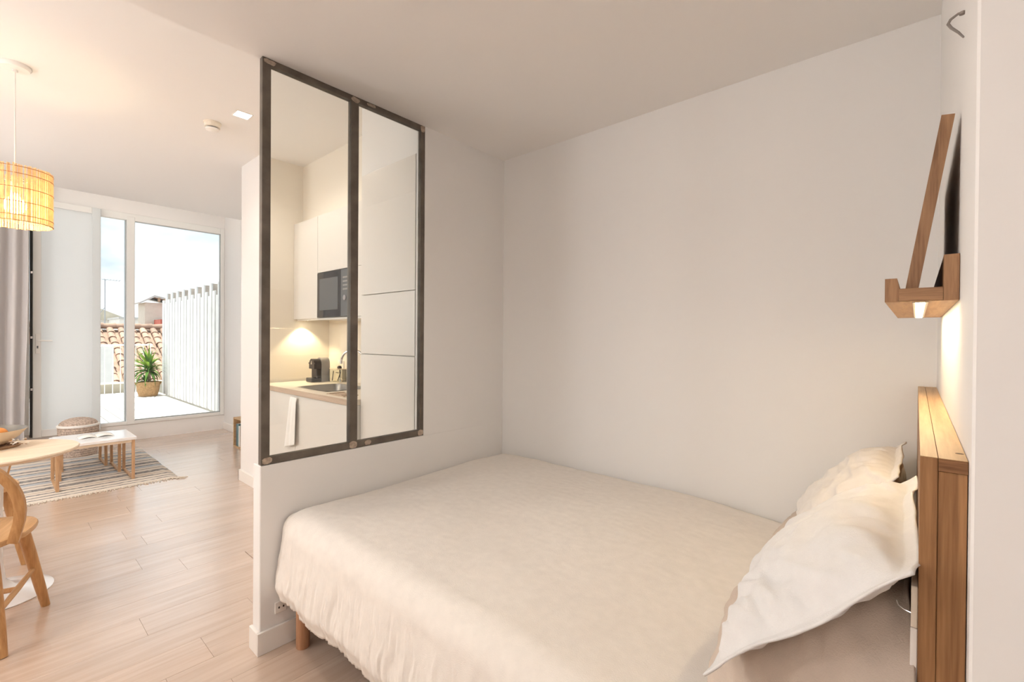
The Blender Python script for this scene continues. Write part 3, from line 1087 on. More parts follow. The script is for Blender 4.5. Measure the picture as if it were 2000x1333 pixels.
# under-cabinet spot
us = thing('cabinet_spotlight', 'small lit spotlight under the kitchen wall cabinet', 'light', (-4.09, 1.865, 1.448))
bm = B()
lathe(bm, [(0, 1.452), (0.026, 1.452), (0.026, 1.443), (0.02, 1.443)], 18, (-4.09, 1.865, 0))
obj('rim', bm, M_CHROME, us, True)
bm = B()
lathe(bm, [(0, 1.4445), (0.02, 1.4445), (0.02, 1.447), (0, 1.447)], 18, (-4.09, 1.865, 0))
obj('lens', bm, emit('spot_lens', (1, 0.85, 0.6), 20), us)
lamp('spot', 'SPOT', (-4.09, 1.865, 1.438), 7.0, (1.0, 0.78, 0.48), us, 0.012, (0, 0, -1), 105, 0.5)

# tall unit
YT = 1.553
tu = thing('tall_cabinet', 'tall white kitchen unit with three stacked doors seen through the right glass pane', 'cabinet', (-2.36, 1.8, 0))
part_box('carcass', (-2.642, YT + 0.02, 0.0), (-2.082, 2.118, 2.318), M_KITCH, tu)
part_box('door', (-2.64, YT, 0.10), (-2.083, YT + 0.019, 1.192), M_KITCH, tu, 0.001)
part_box('door', (-2.64, YT, 1.197), (-2.083, YT + 0.019, 1.560), M_KITCH, tu, 0.001)
part_box('door', (-2.64, YT, 1.565), (-2.083, YT + 0.019, 2.316), M_KITCH, tu, 0.001)

# ================================================================== CEILING FITTINGS
sd = thing('smoke_detector', 'round white smoke detector on the living room ceiling', 'smoke detector', (-3.806, 1.056, ZL))
bm = B()
lathe(bm, [(0, 0), (0.055, 0), (0.055, -0.008), (0.050, -0.010), (0.048, -0.034), (0.040, -0.036), (0, -0.036)], 28, (-3.806, 1.056, ZL))
obj('base', bm, M_CREAMPL, sd, True)
bm = B()
lathe(bm, [(0, -0.036), (0.036, -0.036), (0.036, -0.044), (0, -0.044)], 28, (-3.806, 1.056, ZL))
obj('vent_ring', bm, M_DGREY, sd, True)
bm = B()
lathe(bm, [(0, -0.0442), (0.044, -0.0442), (0.042, -0.054), (0.03, -0.060), (0, -0.061)], 28, (-3.806, 1.056, ZL))
obj('cap', bm, M_WHITEPL, sd, True)


def downlight(x, y, z, energy, label, sq=True, spot=150, col=WARM, s=0.045):
    d = thing('ceiling_spotlight', label, 'light', (x, y, z), 'recessed ceiling spotlights')
    bm = B()
    box(bm, (x - s - 0.008, y - s - 0.008, z - 0.003), (x + s + 0.008, y - s, z))
    box(bm, (x - s - 0.008, y + s, z - 0.003), (x + s + 0.008, y + s + 0.008, z))
    box(bm, (x - s - 0.008, y - s, z - 0.003), (x - s, y + s, z))
    box(bm, (x + s, y - s, z - 0.003), (x + s + 0.008, y + s, z))
    obj('trim', bm, M_WHITEPL, d)
    bm = B()
    box(bm, (x - s, y - s, z - 0.0015), (x + s, y + s, z - 0.0005))
    obj('diffuser', bm, M_SPOT, d)
    lamp('spot', 'SPOT', (x, y, z - 0.02), energy, col, d, 0.06, (0, 0, -1), spot, 0.6)
    return d


downlight(-3.51, 1.155, ZL, 16, 'lit square ceiling spotlight beside the smoke detector')
downlight(-3.51, -0.75, ZL, 16, 'added unseen square ceiling spotlight brightening the dining side of the living room')  # added out of view, like the next one, to brighten the interior
downlight(-5.30, -0.75, ZL, 16, 'added unseen square ceiling spotlight brightening the seating side of the living room')


downlight(-1.05, 0.12, ZC, 17, 'square ceiling spotlight above the near side of the bed', col=(1.0, 0.93, 0.85))


def fill_globe(x, y, ztop, drop, r, energy, label):  # unseen glowing globes added as fill light for the rooms
    g = thing('fill_globe', label, 'lamp', (x, y, ztop - drop), 'added fill globes')
    bm = B()
    lathe(bm, [(0, 0), (0.06, 0), (0.055, -0.02), (0.008, -0.03), (0.008, -drop + r * 0.97), (0.03, -drop + r * 0.95), (0, -drop + r * 0.93)], 24, (x, y, ztop))
    obj('stem', bm, M_WHITEPL, g, True)
    bm = B()
    lathe(bm, [(0, -r)] + [(r * sin(pi * k / 16), -r * cos(pi * k / 16)) for k in range(1, 16)] + [(0, r)], 28, (x, y, ztop - drop))
    a = 4 * pi * r * r
    obj('globe', bm, emit('fill_globe_glow', NEUT, energy / (a * pi)), g, True)
    return g


fill_globe(-0.45, -1.65, ZC, 0.50, 0.18, 9.5, 'added unseen fill globe in the passage behind the bed end')
fill_globe(-2.75, -1.35, ZL, 1.00, 0.18, 27, 'added unseen fill globe near the passage into the bedroom')
fill_globe(-5.2, -1.5, ZL, 1.15, 0.18, 37, 'added unseen fill globe over the seating side of the living room')

# pendant lamp
PX, PY = -3.86, 0.096
pl = thing('pendant_lamp', 'cylindrical rattan pendant lamp with a glowing bulb on a white cord', 'lamp', (PX, PY, 1.925))
bm = B()
lathe(bm, [(0, 0), (0.068, 0), (0.068, -0.010), (0.060, -0.022), (0.012, -0.026), (0.012, -0.04), (0, -0.04)], 30, (PX, PY, ZL))
obj('ceiling_rose', bm, M_WHITEPL, pl, True)
bm = B()
tube(bm, [(PX, PY, ZL - 0.03), (PX, PY, 2.12)], 0.0032, 8)
obj('cord', bm, M_WHITEPL, pl, True)
SR, SZ0, SZ1 = 0.152, 1.925, 2.237
bm = B()
nr = 84
for i in range(nr):
    a = 2 * pi * i / nr + random.uniform(-0.012, 0.012)
    r = SR + random.uniform(-0.002, 0.002)
    a2 = a + random.uniform(-0.02, 0.02)
    tube(bm, [(PX + r * cos(a), PY + r * sin(a), SZ0 + random.uniform(-0.002, 0.003)), (PX + r * cos(a2), PY + r * sin(a2), SZ1 + random.uniform(-0.003, 0.004))], 0.0043, 5, False)
sd_ = obj('rattan_rods', bm, M_RATTAN, pl, True)
sd_['kind'] = 'stuff'
for z in (SZ0 + 0.004, SZ0 + 0.034, SZ0 + 0.108, SZ0 + 0.185, SZ0 + 0.262, SZ0 + 0.300):
    bm = B()
    tube(bm, [(PX + (SR + 0.0035) * cos(2 * pi * k / 48), PY + (SR + 0.0035) * sin(2 * pi * k / 48), z) for k in range(48)], 0.0022, 6, closed=True)
    obj('hoop', bm, M_RATTANH, pl, True)
bm = B()
for k in range(3):
    a = 2 * pi * k / 3
    tube(bm, [(PX, PY, 2.16), (PX + SR * cos(a), PY + SR * sin(a), 2.225)], 0.002, 6)
lathe(bm, [(0, 2.16), (0.018, 2.16), (0.020, 2.10), (0, 2.10)], 14, (PX, PY, 0))
obj('lamp_holder', bm, M_WHITEPL, pl, True)
bm = B()
lathe(bm, [(0, 2.10), (0.014, 2.10), (0.020, 2.085), (0.040, 2.06), (0.047, 2.035), (0.040, 2.008), (0.02, 1.993), (0, 1.989)], 20, (PX, PY, 0))
obj('bulb', bm, M_BULB, pl, True)

# ================================================================== LIVING ROOM
# curtain
def curtain_pt(u, v):
    edge = 0.272 - 0.03 * ss(0.35, 1, v)
    y = -0.55 + (edge + 0.55) * u
    z = 3.02 - 2.99 * v
    x = -7.06 + 0.042 * sin(u * 44 + 0.6 * sin(v * 3)) * (0.75 + 0.25 * v) + 0.012 * sin(u * 19 + 1.3)
    return Vector((x, y, z))


bm = B()
grid(bm, 150, 30, curtain_pt)
cu = obj('curtain', bm, M_CURTAIN, None, True)
md = cu.modifiers.new('thick', 'SOLIDIFY')
md.thickness = 0.003
tag(cu, 'full length grey curtain hanging beside the terrace door', 'curtain')

# rug
RX0, RX1, RY0, RY1 = -6.70, -5.07, -1.3, 1.15
rm = bpy.data.materials.new('striped_rug')
rm.use_nodes = True
nt = rm.node_tree
p = nt.nodes['Principled BSDF']
p.inputs['Roughness'].default_value = 0.95
p.inputs['Specular IOR Level'].default_value = 0.1
tc = nt.nodes.new('ShaderNodeTexCoord')
sp = nt.nodes.new('ShaderNodeSeparateXYZ')
nt.links.new(tc.outputs['Object'], sp.inputs[0])
mr = nt.nodes.new('ShaderNodeMapRange')
mr.inputs[1].default_value = RX0
mr.inputs[2].default_value = RX1
nt.links.new(sp.outputs['X'], mr.inputs[0])
cr = nt.nodes.new('ShaderNodeValToRGB')
cr.color_ramp.interpolation = 'CONSTANT'
stripes = [(0.0, 'c'), (0.07, 'b'), (0.10, 'c'), (0.15, 'd'), (0.165, 'b'), (0.21, 'c'), (0.27, 'g'), (0.30, 'c'), (0.34, 'd'), (0.352, 'b'), (0.40, 'c'),
           (0.44, 'd'), (0.455, 'c'), (0.50, 'g'), (0.55, 'c'), (0.585, 'd'), (0.60, 'b'), (0.645, 'c'), (0.68, 'd'), (0.695, 'c'), (0.735, 'g'),
           (0.785, 'c'), (0.81, 't'), (0.83, 'c'), (0.855, 'd'), (0.87, 'c'), (0.91, 'g'), (0.925, 'c'), (0.955, 'd'), (0.967, 'c')]
PAL = {'c': (0.66, 0.60, 0.53), 'b': (0.38, 0.43, 0.49), 'g': (0.16, 0.16, 0.17), 'd': (0.07, 0.08, 0.10), 't': (0.48, 0.40, 0.33)}
els = cr.color_ramp.elements
els[0].position, els[0].color = 0.0, (*PAL['c'], 1)
els[1].position, els[1].color = stripes[1][0], (*PAL[stripes[1][1]], 1)
for pos, k in stripes[2:]:
    e = els.new(pos)
    e.color = (*PAL[k], 1)
nt.links.new(mr.outputs[0], cr.inputs[0])
mp = nt.nodes.new('ShaderNodeMapping')
mp.inputs['Scale'].default_value = (110, 26, 1)
nt.links.new(tc.outputs['Object'], mp.inputs[0])
nn = nt.nodes.new('ShaderNodeTexNoise')
nn.inputs['Scale'].default_value = 1.0
nn.inputs['Detail'].default_value = 2
nt.links.new(mp.outputs[0], nn.inputs['Vector'])
rr = nt.nodes.new('ShaderNodeValToRGB')
rr.color_ramp.elements[0].position = 0.49
rr.color_ramp.elements[1].position = 0.55
rr.color_ramp.elements[0].color = (0, 0, 0, 1)
rr.color_ramp.elements[1].color = (0.55, 0.55, 0.55, 1)
nt.links.new(nn.outputs[0], rr.inputs[0])
mxc = nt.nodes.new('ShaderNodeMix')
mxc.data_type = 'RGBA'
mxc.inputs['B'].default_value = (0.64, 0.59, 0.53, 1)
nt.links.new(rr.outputs[0], mxc.inputs['Factor'])
nt.links.new(cr.outputs[0], mxc.inputs['A'])
nt.links.new(mxc.outputs['Result'], p.inputs['Base Color'])
rug = thing('rug', 'striped cream and blue grey woven rug with a fringed edge under the white table', 'rug', ((RX0 + RX1) / 2, 0, 0))
bm = B()


def rug_pt(u, v):
    x, y = RX0 + (RX1 - RX0) * u, RY0 + (RY1 - RY0) * v
    e = min(u, 1 - u, v, 1 - v)
    z = 0.009 * min(1, e * 60) + 0.001 + 0.0012 * nz(x * 9, y * 9, 0)
    return Vector((x + 0.008 * nz(y * 4, 0, 2), y + 0.012 * nz(x * 5, 1, 2), z))


grid(bm, 60, 60, rug_pt)
ro = obj('woven_field', bm, rm, rug, True, origin=(0, 0, 0))
bm = B()
n = 110
for k in range(n):
    y = RY0 + 0.01 + (RY1 - RY0 - 0.02) * k / (n - 1)
    l = 0.045 + random.uniform(-0.012, 0.014)
    dy = random.uniform(-0.012, 0.012)
    tube(bm, [(RX1 - 0.004, y, 0.006), (RX1 + l * 0.5, y + dy * 0.4, 0.006), (RX1 + l, y + dy, 0.004)], [0.0045, 0.0035, 0.0045], 5)
for k in range(8):
    l = 0.05 + random.uniform(-0.01, 0.05)
    a = random.uniform(0.2, 1.2)
    tube(bm, [(RX1 - 0.01, RY1 - 0.02 * k * 0.5, 0.006), (RX1 + l * cos(a), RY1 + l * sin(a) - 0.02, 0.004)], [0.004, 0.003], 5)
fg = obj('fringe', bm, mat('fringe_yarn', (0.60, 0.54, 0.46), 0.95), rug, True)
fg['kind'] = 'stuff'

# nested coffee tables
def coffee_table(x0, x1, y0, y1, z, label, top_m, sec=0.022, tw_=0.026):
    t = thing('coffee_table', label, 'table', ((x0 + x1) / 2, (y0 + y1) / 2, 0.011), 'nest of three coffee tables')
    part_box('top', (x0, y0, z - tw_), (x1, y1, z), top_m, t, 0.003)
    part_box('apron', (x0 + 0.012, y0 + 0.012, z - tw_ - 0.022), (x1 - 0.012, y1 - 0.012, z - tw_ + 0.0005), M_PALEWOOD, t)
    for y in (y0 + 0.012, y1 - 0.012 - sec):
        for x in (x0 + 0.008, x1 - 0.008 - sec):
            part_box('leg', (x, y, 0.011), (x + sec, y + sec, z - tw_ - 0.0005), M_LEGWOOD, t, 0.001)
        part_box('runner', (x0 + 0.008 + sec, y + 0.002, 0.011), (x1 - 0.008 - sec, y + sec - 0.002, 0.011 + 0.016), M_LEGWOOD, t, 0.001)
    return t


coffee_table(-5.735, -5.262, 0.345, 0.878, 0.390, 'tallest coffee table of the nest with a glossy white top, nearest the dining table', M_TABLEWHITE)
coffee_table(-6.09, -5.625, 0.385, 0.835, 0.338, 'middle white coffee table of the nest, tucked behind the tallest one', M_TABLEWHITE)
coffee_table(-6.39, -5.99, 0.425, 0.785, 0.282, 'lowest white coffee table of the nest, nearest the window', M_TABLEWHITE)

# magazine on the coffee table
mg = thing('magazine', 'open white magazine lying on the white coffee table', 'magazine', (-5.52, 0.63, 0.39))
bm = B()


def page(u, v, s):
    y = 0.63 + s * 0.115 * u
    x = -5.60 + 0.16 * v
    z = 0.392 + 0.018 * sin(u * pi) ** 0.8 * (1 - 0.3 * u) + 0.003
    return Vector((x, y, z))


grid(bm, 12, 3, lambda u, v: page(u, v, 1))
grid(bm, 12, 3, lambda u, v: page(u, v, -1))
po_ = obj('pages', bm, M_PAPER, mg, True)
md = po_.modifiers.new('thick', 'SOLIDIFY')
md.thickness = 0.006
part_box('cover', (-5.604, 0.51, 0.3905), (-5.436, 0.75, 0.3925), M_TABLEWHITE, mg)

# wicker pouf by the door
PFX, PFY = -6.77, 0.635
pf = thing('wicker_pouf', 'low wicker pouf with a domed lid and pale band in front of the door', 'pouf', (PFX, PFY, 0.0))
def ribbed(r0_, r1_, z0, z1, n, amp):
    out = []
    for i in range(n * 4 + 1):
        t = i / (n * 4)
        out.append((r0_ + (r1_ - r0_) * t + amp * abs(sin(pi * t * n)), z0 + (z1 - z0) * t))
    return out


bm = B()
lathe(bm, [(0, 0.011), (0.15, 0.011)] + ribbed(0.15, 0.165, 0.012, 0.325, 14, 0.004) + [(0, 0.33)], 40, (PFX, PFY, 0))
obj('body', bm, M_WICKER, pf, True)
bm = B()
lathe(bm, [(0.165, 0.322), (0.172, 0.323), (0.172, 0.340), (0.15, 0.345)], 40, (PFX, PFY, 0))
obj('band', bm, M_PAPER, pf, True)
bm = B()
prof = []
for i in range(25):
    t = i / 24
    a = t * pi / 2
    prof.append((0.155 * cos(a) + 0.003 * abs(sin(t * pi * 7)) if i < 24 else 0, 0.338 + 0.075 * sin(a)))
lathe(bm, prof, 40, (PFX, PFY, 0))
obj('lid', bm, M_WICKER, pf, True)

# small oak book box by the pillar
bx = thing('book_box', 'open oak box shelf on the floor beside the white pillar', 'shelf', (-5.83, 2.03, 0))
BX0, BX1, BY0, BY1, BZ = -6.04, -5.62, 1.90, 2.155, 0.345
part_box('side', (BX0, BY0, 0), (BX0 + 0.016, BY1, BZ), M_OAKY, bx, 0.001)
part_box('side', (BX1 - 0.016, BY0, 0), (BX1, BY1, BZ), M_OAKY, bx, 0.001)
part_box('top', (BX0 + 0.016, BY0, BZ - 0.016), (BX1 - 0.016, BY1, BZ), M_OAKY, bx, 0.001)
part_box('bottom', (BX0 + 0.016, BY0, 0), (BX1 - 0.016, BY1, 0.016), M_OAKY, bx, 0.001)
part_box('back', (BX0 + 0.016, BY1 - 0.008, 0.016), (BX1 - 0.016, BY1, BZ - 0.016), M_OAKY, bx)
for k, (w, h, m, lb) in enumerate(((0.035, 0.255, M_NAVY, 'slate coloured book standing first in the oak box'), (0.045, 0.262, M_TEAL, 'tall teal book standing second in the oak box'),
                                   (0.03, 0.24, M_PAPER, 'pale book standing third in the oak box'))):
    x = BX0 + 0.055 + (0.0, 0.037, 0.084)[k]
    b = thing('book', lb, 'book', (x, 2.0, 0.016), 'books in the oak box')
    part_box('cover', (x, 1.912, 0.0165), (x + w, 2.10, 0.0165 + h), m, b, 0.001)
    part_box('pages', (x + 0.003, 1.915, 0.0165 + h), (x + w - 0.003, 2.098, 0.0165 + h + 0.0006), M_PAPER, b)
lf = thing('leaning_frame', 'thin dark picture frame on the oak box leaning on the wall', 'frame', (-5.8, 2.1, BZ))
def lean(y0z0, y1z1, x0, x1, t, name, m):
    bm = B()
    (ya, za), (yb, zb) = y0z0, y1z1
    prism(bm, [(ya, za), (ya + t, za), (yb + t, zb), (yb, zb)], 'x', x0, x1)
    obj(name, bm, m, lf)


lean((2.075, BZ + 0.001), (2.158, 0.66), -5.975, -5.965, 0.012, 'side_bar', M_BLACK)
lean((2.075, BZ + 0.001), (2.158, 0.66), -5.665, -5.655, 0.012, 'side_bar', M_BLACK)
lean((2.079, BZ + 0.003), (2.159, 0.65), -5.965, -5.665, 0.006, 'sheet', M_TABLEWHITE)

# ---------------------------------------------------------------- dining table
TX, TY, TZ = -3.42, 0.02, 0.715
dt = thing('dining_table', 'round pale wood bistro table on a white tulip foot', 'table', (TX, TY, 0))
bm = B()
lathe(bm, [(0, TZ - 0.022), (0.285, TZ - 0.022), (0.302, TZ - 0.014), (0.306, TZ - 0.006), (0.302, TZ), (0, TZ)], 56, (TX, TY, 0))
obj('tabletop', bm, M_PALEWOOD, dt, True)
bm = B()
lathe(bm, [(0, 0.0), (0.205, 0.0), (0.207, 0.004), (0.19, 0.010), (0.13, 0.018), (0.07, 0.034), (0.036, 0.075), (0.026, 0.16), (0.024, 0.35), (0.028, 0.55), (0.05, 0.66), (0.10, TZ - 0.0225), (0, TZ - 0.0225)], 44, (TX, TY, 0))
obj('pedestal', bm, M_TABLEWHITE, dt, True)

# mat, bowl, oranges and dried sprig
MX, MY = -3.575, -0.02
bm = B()
prof = [(0, TZ + 0.001)]
for i in range(45):
    t = i / 44
    prof.append((0.005 + 0.125 * t, TZ + 0.004 + 0.004 * abs(sin(t * pi * 11))))
prof += [(0.131, TZ + 0.001)]
lathe(bm, prof, 40, (MX, MY, 0))
tag(obj('woven_mat', bm, mat('woven_brown', (0.30, 0.17, 0.09), 0.9, var=0.4, vscale=50), None, True), 'round brown woven mat under the fruit bowl', 'mat')
bw = thing('fruit_bowl', 'cream stoneware bowl with a dark glazed inside on the round table', 'bowl', (MX, MY, TZ + 0.008))
BZ0 = TZ + 0.009
bm = B()
lathe(bm, [(0, BZ0), (0.055, BZ0), (0.075, BZ0 + 0.008), (0.125, BZ0 + 0.042), (0.155, BZ0 + 0.080), (0.158, BZ0 + 0.084)], 44, (MX, MY, 0))
obj('outside', bm, M_BOWL_OUT, bw, True)
bm = B()
lathe(bm, [(0.158, BZ0 + 0.084), (0.154, BZ0 + 0.083), (0.120, BZ0 + 0.046), (0.07, BZ0 + 0.014), (0, BZ0 + 0.009)], 44, (MX, MY, 0))
obj('inside', bm, M_BOWL_IN, bw, True)
for k, (dx, dy, dz, lb) in enumerate(((-0.03, 0.052, 0.052, 'orange at the right side of the fruit bowl'), (0.045, 0.01, 0.055, 'orange at the front of the fruit bowl'),
                                      (0.00, -0.01, 0.098, 'orange on top of the pile in the fruit bowl'), (-0.06, -0.03, 0.055, 'orange at the back of the fruit bowl'), (0.02, -0.07, 0.06, 'orange at the left side of the fruit bowl'))):
    og = thing('orange', lb, 'fruit', (MX + dx, MY + dy, BZ0 + dz), 'oranges in the bowl')
    bm = B()
    R = 0.036
    lathe(bm, [(0, -R * 0.93)] + [(R * sin(pi * i / 14), -R * cos(pi * i / 14) * 0.95) for i in range(1, 14)] + [(0, R * 0.90)], 22, (MX + dx, MY + dy, BZ0 + dz))
    obj('peel', bm, M_ORANGE, og, True)
    bm = B()
    lathe(bm, [(0, 0.002), (0.003, 0.001), (0.004, 0)], 8, (MX + dx, MY + dy, BZ0 + dz + R * 0.90))
    obj('stem_end', bm, M_TRUNK, og, True)
sg = thing('dried_sprig', 'dried white flower sprig on the mat beside the fruit bowl', 'flower', (-3.46, 0.125, TZ + 0.01))
rs = random.Random(5)
for k in range(16):
    c = Vector((-3.480 + rs.uniform(-0.025, 0.03), 0.110 + rs.uniform(-0.035, 0.035), TZ + 0.014 + rs.uniform(0, 0.028)))
    bm = B()
    a = rs.uniform(0, 2 * pi)
    d = Vector((cos(a), sin(a), rs.uniform(0.1, 0.9))) * 0.016
    s = Vector((-sin(a), cos(a), 0.2)) * 0.006
    vs2 = [bm.verts.new(c), bm.verts.new(c + d * 0.5 + s), bm.verts.new(c + d), bm.verts.new(c + d * 0.5 - s), bm.verts.new(c + d * 0.5 + Vector((0, 0, 0.004)))]
    for i in range(4):
        bm.faces.new((vs2[i], vs2[(i + 1) % 4], vs2[4]))
    bm.faces.new(vs2[:4])
    obj('petal', bm, M_PAPER if k % 4 else M_TRUNK, sg)
bm = B()
tube(bm, [(-3.46, 0.03, TZ + 0.011), (-3.47, 0.07, TZ + 0.014), (-3.48, 0.115, TZ + 0.02)], 0.002, 6)
obj('stem', bm, M_TRUNK, sg, True)

# ---------------------------------------------------------------- chairs
def make_chair(label):
    """Local frame: seat faces +X, origin on the floor under the seat centre."""
    t = thing('dining_chair', label, 'chair', (0, 0, 0), 'hoop-back wooden chairs at the round table')
    SZ = 0.45
    bm = B()
    n = 40

    def outline(k, s=1.0):
        a = 2 * pi * k / n
        c, s_ = cos(a), sin(a)
        e = 0.75
        x = 0.215 * s * math.copysign(abs(c) ** e, c)
        y = (0.225 if c > -0.2 else 0.215) * s * math.copysign(abs(s_) ** e, s_)
        return x, y
    lev = [(0.90, SZ - 0.030), (0.985, SZ - 0.024), (1.0, SZ - 0.010), (0.985, SZ - 0.002), (0.93, SZ), (0.6, SZ - 0.006), (0.2, SZ - 0.008)]
    V = []
    for s, z in lev:
        V.append([bm.verts.new((*outline(k, s), z)) for k in range(n)])
    for a, b in zip(V, V[1:]):
        for k in range(n):
            bm.faces.new((a[k], a[(k + 1) % n], b[(k + 1) % n], b[k]))
    bm.faces.new(V[0][::-1])
    bm.faces.new(V[-1])
    obj('seat', bm, M_CHAIRS, t, True)
    legs = {}
    for sx in (1, -1):
        for sy in (1, -1):
            top = Vector((0.135 * sx, 0.145 * sy, SZ - 0.028))
            ft = Vector((0.205 * sx, 0.205 * sy, 0.0))
            legs[(sx, sy)] = (top, ft)
            bm = B()
            tube(bm, [top, top.lerp(ft, 0.35), top.lerp(ft, 0.75), ft], [0.0215, 0.0225, 0.020, 0.0165], 12)
            obj('leg', bm, M_CHAIR, t, True)

    def at(k, f):
        return legs[k][0].lerp(legs[k][1], f)
    mids = []
    for sy in (1, -1):
        a, b = at((1, sy), 0.52), at((-1, sy), 0.60)
        m = a.lerp(b, 0.5)
        mids.append(m)
        bm = B()
        tube(bm, [a, m, b], [0.009, 0.0125, 0.009], 10)
        obj('stretcher', bm, M_CHAIRS, t, True)
    bm = B()
    tube(bm, [mids[0], mids[1]], [0.011, 0.011], 10)
    obj('cross_stretcher', bm, M_CHAIRS, t, True)
    # bent hoop back
    pts = []
    for k in range(29):
        s = k / 28
        a = pi * s
        y = 0.232 * cos(a)
        sh_ = max(0.0, sin(a)) ** 0.62
        z = SZ - 0.004 + 0.345 * sh_
        x = -0.165 - 0.055 * sh_
        y = 0.222 * math.copysign(abs(cos(a)) ** 0.40, cos(a)) * (1 + 0.15 * sin(pi * min(1, sh_)))
        pts.append((x, y, z))
    bm = B()
    tube(bm, pts, 1.0, sec=(0.024, 0.034), upv=(1, 0, 0.3))
    obj('hoop_back', bm, M_CHAIR, t, True)
    for k in range(5):
        y = -0.12 + 0.06 * k
        sh_ = (1 - (abs(y) / 0.235) ** 2) ** 0.35
        bm = B()
        tube(bm, [(-0.165, y * 0.8, SZ - 0.01), (-0.165 - 0.055 * sh_, y, SZ - 0.01 + 0.345 * sh_)], [0.008, 0.0065], 8)
        obj('spindle', bm, M_CHAIRS, t, True)
    return t


ch1 = make_chair('honey coloured hoop-back wooden chair nearest the camera at the round table')
ch1.location = (-3.01, -0.085, 0)
ch1.rotation_euler = (0, 0, pi - 0.36)
ch2 = ch1.copy()
COL.objects.link(ch2)
for c in ch1.children:
    d = c.copy()
    COL.objects.link(d)
    d.parent = ch2
ch2['label'] = 'honey coloured hoop-back wooden chair on the far side of the round table'
ch2.location = (-3.93, -0.115, 0)
ch2.rotation_euler = (0, 0, 0.25)

# ================================================================== TERRACE
deck = sbox('floor_terrace', (-11.55, -3.0, 0.02), (XW - 0.12, 2.25, 0.165), M_RENDERB)
dw = 0.142
plank_cache2 = plank_mesh(1.0, 1.0, 0.025, 0.0, M_DECK, 'deck_board')
bm = B()
L = 11.5 - (-XW + 0.12)
box(bm, (-L / 2, -dw / 2 + 0.006, -0.025), (L / 2, dw / 2 - 0.006, 0), 0.003)
bmesh.ops.recalc_face_normals(bm, faces=bm.faces)
dme = bpy.data.meshes.new('deck_board')
bm.to_mesh(dme)
bm.free()
dme.materials.append(M_DECK)
y = -2.9
while y < 2.2:
    o = bpy.data.objects.new('deck_board', dme)
    COL.objects.link(o)
    o.parent = deck
    o.location = (-(11.5 + (-XW + 0.12)) / 2, y, 0.192)
    y += dw

# fence of vertical boards
fe = thing('terrace_fence', 'tall white fence of vertical boards with stepped tops on the right of the terrace', 'fence', (-9.0, 2.2, 0.19))
x = XW - 0.16
k = 0
FY = 2.20
while x > -10.66:
    kind = k % 3
    w = (0.105, 0.135, 0.130)[kind]
    y0_, y1_, zt = ((FY - 0.034, FY - 0.014, 2.085), (FY - 0.020, FY - 0.002, 1.900), (FY - 0.028, FY - 0.008, 1.965))[kind]
    part_box('fence_board', (x - w + 0.003, y0_, 0.2), (x - 0.003, y1_, zt), M_FENCE, fe, 0.002)
    if kind == 0:
        part_box('side_shade', (x - 0.085, FY - 0.013, 1.80), (x - 0.006, FY + 0.07, 2.078), M_FENCE_SHADE, fe)  # brown block standing in for the tall board's own shaded side
    x -= w
    k += 1
part_box('rail', (-10.68, FY + 0.013, 0.45), (XW - 0.16, FY + 0.06, 0.54), M_FENCE, fe)
part_box('rail', (-10.68, FY + 0.013, 1.70), (XW - 0.16, FY + 0.06, 1.79), M_FENCE, fe)

# railing
rl = thing('terrace_railing', 'thin white metal railing along the far edge of the terrace', 'railing', (-11.45, 0, 0.19))
for kk in range(34):
    yb_ = 2.12 - 0.115 * kk
    part_box('baluster', (-11.455, yb_ - 0.006, 0.19), (-11.443, yb_ + 0.006, 1.10), M_WHITEPL, rl)
part_box('top_rail', (-11.47, -1.9, 1.10), (-11.43, 2.15, 1.13), M_WHITEPL, rl)
part_box('bottom_rail', (-11.46, -1.9, 0.385), (-11.44, 2.15, 0.405), M_WHITEPL, rl)
tag(part_box('parapet', (-11.95, -3.0, -1.0), (-11.7, 2.6, 0.36), M_RENDERB, None, 0.01), 'low beige parapet wall just beyond the terrace railing', 'wall')

# potted yucca
PTX, PTY = -10.55, 1.92
ppl = thing('potted_yucca', 'green spiky yucca in a seagrass basket at the far corner of the terrace', 'plant', (PTX, PTY, 0.19))
bm = B()
prof = [(0, 0.193), (0.13, 0.193)]
for i in range(41):
    t = i / 40
    prof.append((0.135 + 0.035 * sin(t * pi * 0.62) + 0.003 * abs(sin(t * pi * 9)), 0.194 + 0.265 * t))
prof += [(0.150, 0.455), (0.145, 0.40), (0, 0.40)]
lathe(bm, prof, 40, (PTX, PTY, 0))
bk = obj('basket', bm, M_BASKET, ppl, True)
for s in (1, -1):
    bm = B()
    pts = []
    for i in range(11):
        a = pi * i / 10
        pts.append((PTX + 0.70 * (0.166 + 0.03 * sin(a)) * s * 0.2 + 0.045 * cos(a), PTY + s * (0.160 + 0.028 * sin(a)), 0.40 + 0.05 * sin(a)))
    tube(bm, pts, 0.009, 8)
    obj('handle', bm, M_BASKET, bk, True)
bm = B()
lathe(bm, [(0, 0.425), (0.142, 0.415), (0.145, 0.40)], 24, (PTX, PTY, 0))
obj('soil', bm, M_SOIL, ppl, True)
bm = B()
tube(bm, [(PTX, PTY + 0.02, 0.40), (PTX + 0.01, PTY + 0.015, 0.55), (PTX, PTY + 0.01, 0.72)], [0.026, 0.022, 0.020], 10)
tube(bm, [(PTX + 0.05, PTY - 0.05, 0.40), (PTX + 0.055, PTY - 0.06, 0.50)], [0.018, 0.015], 10)
obj('trunk', bm, M_TRUNK, ppl, True)
rl_ = random.Random(21)


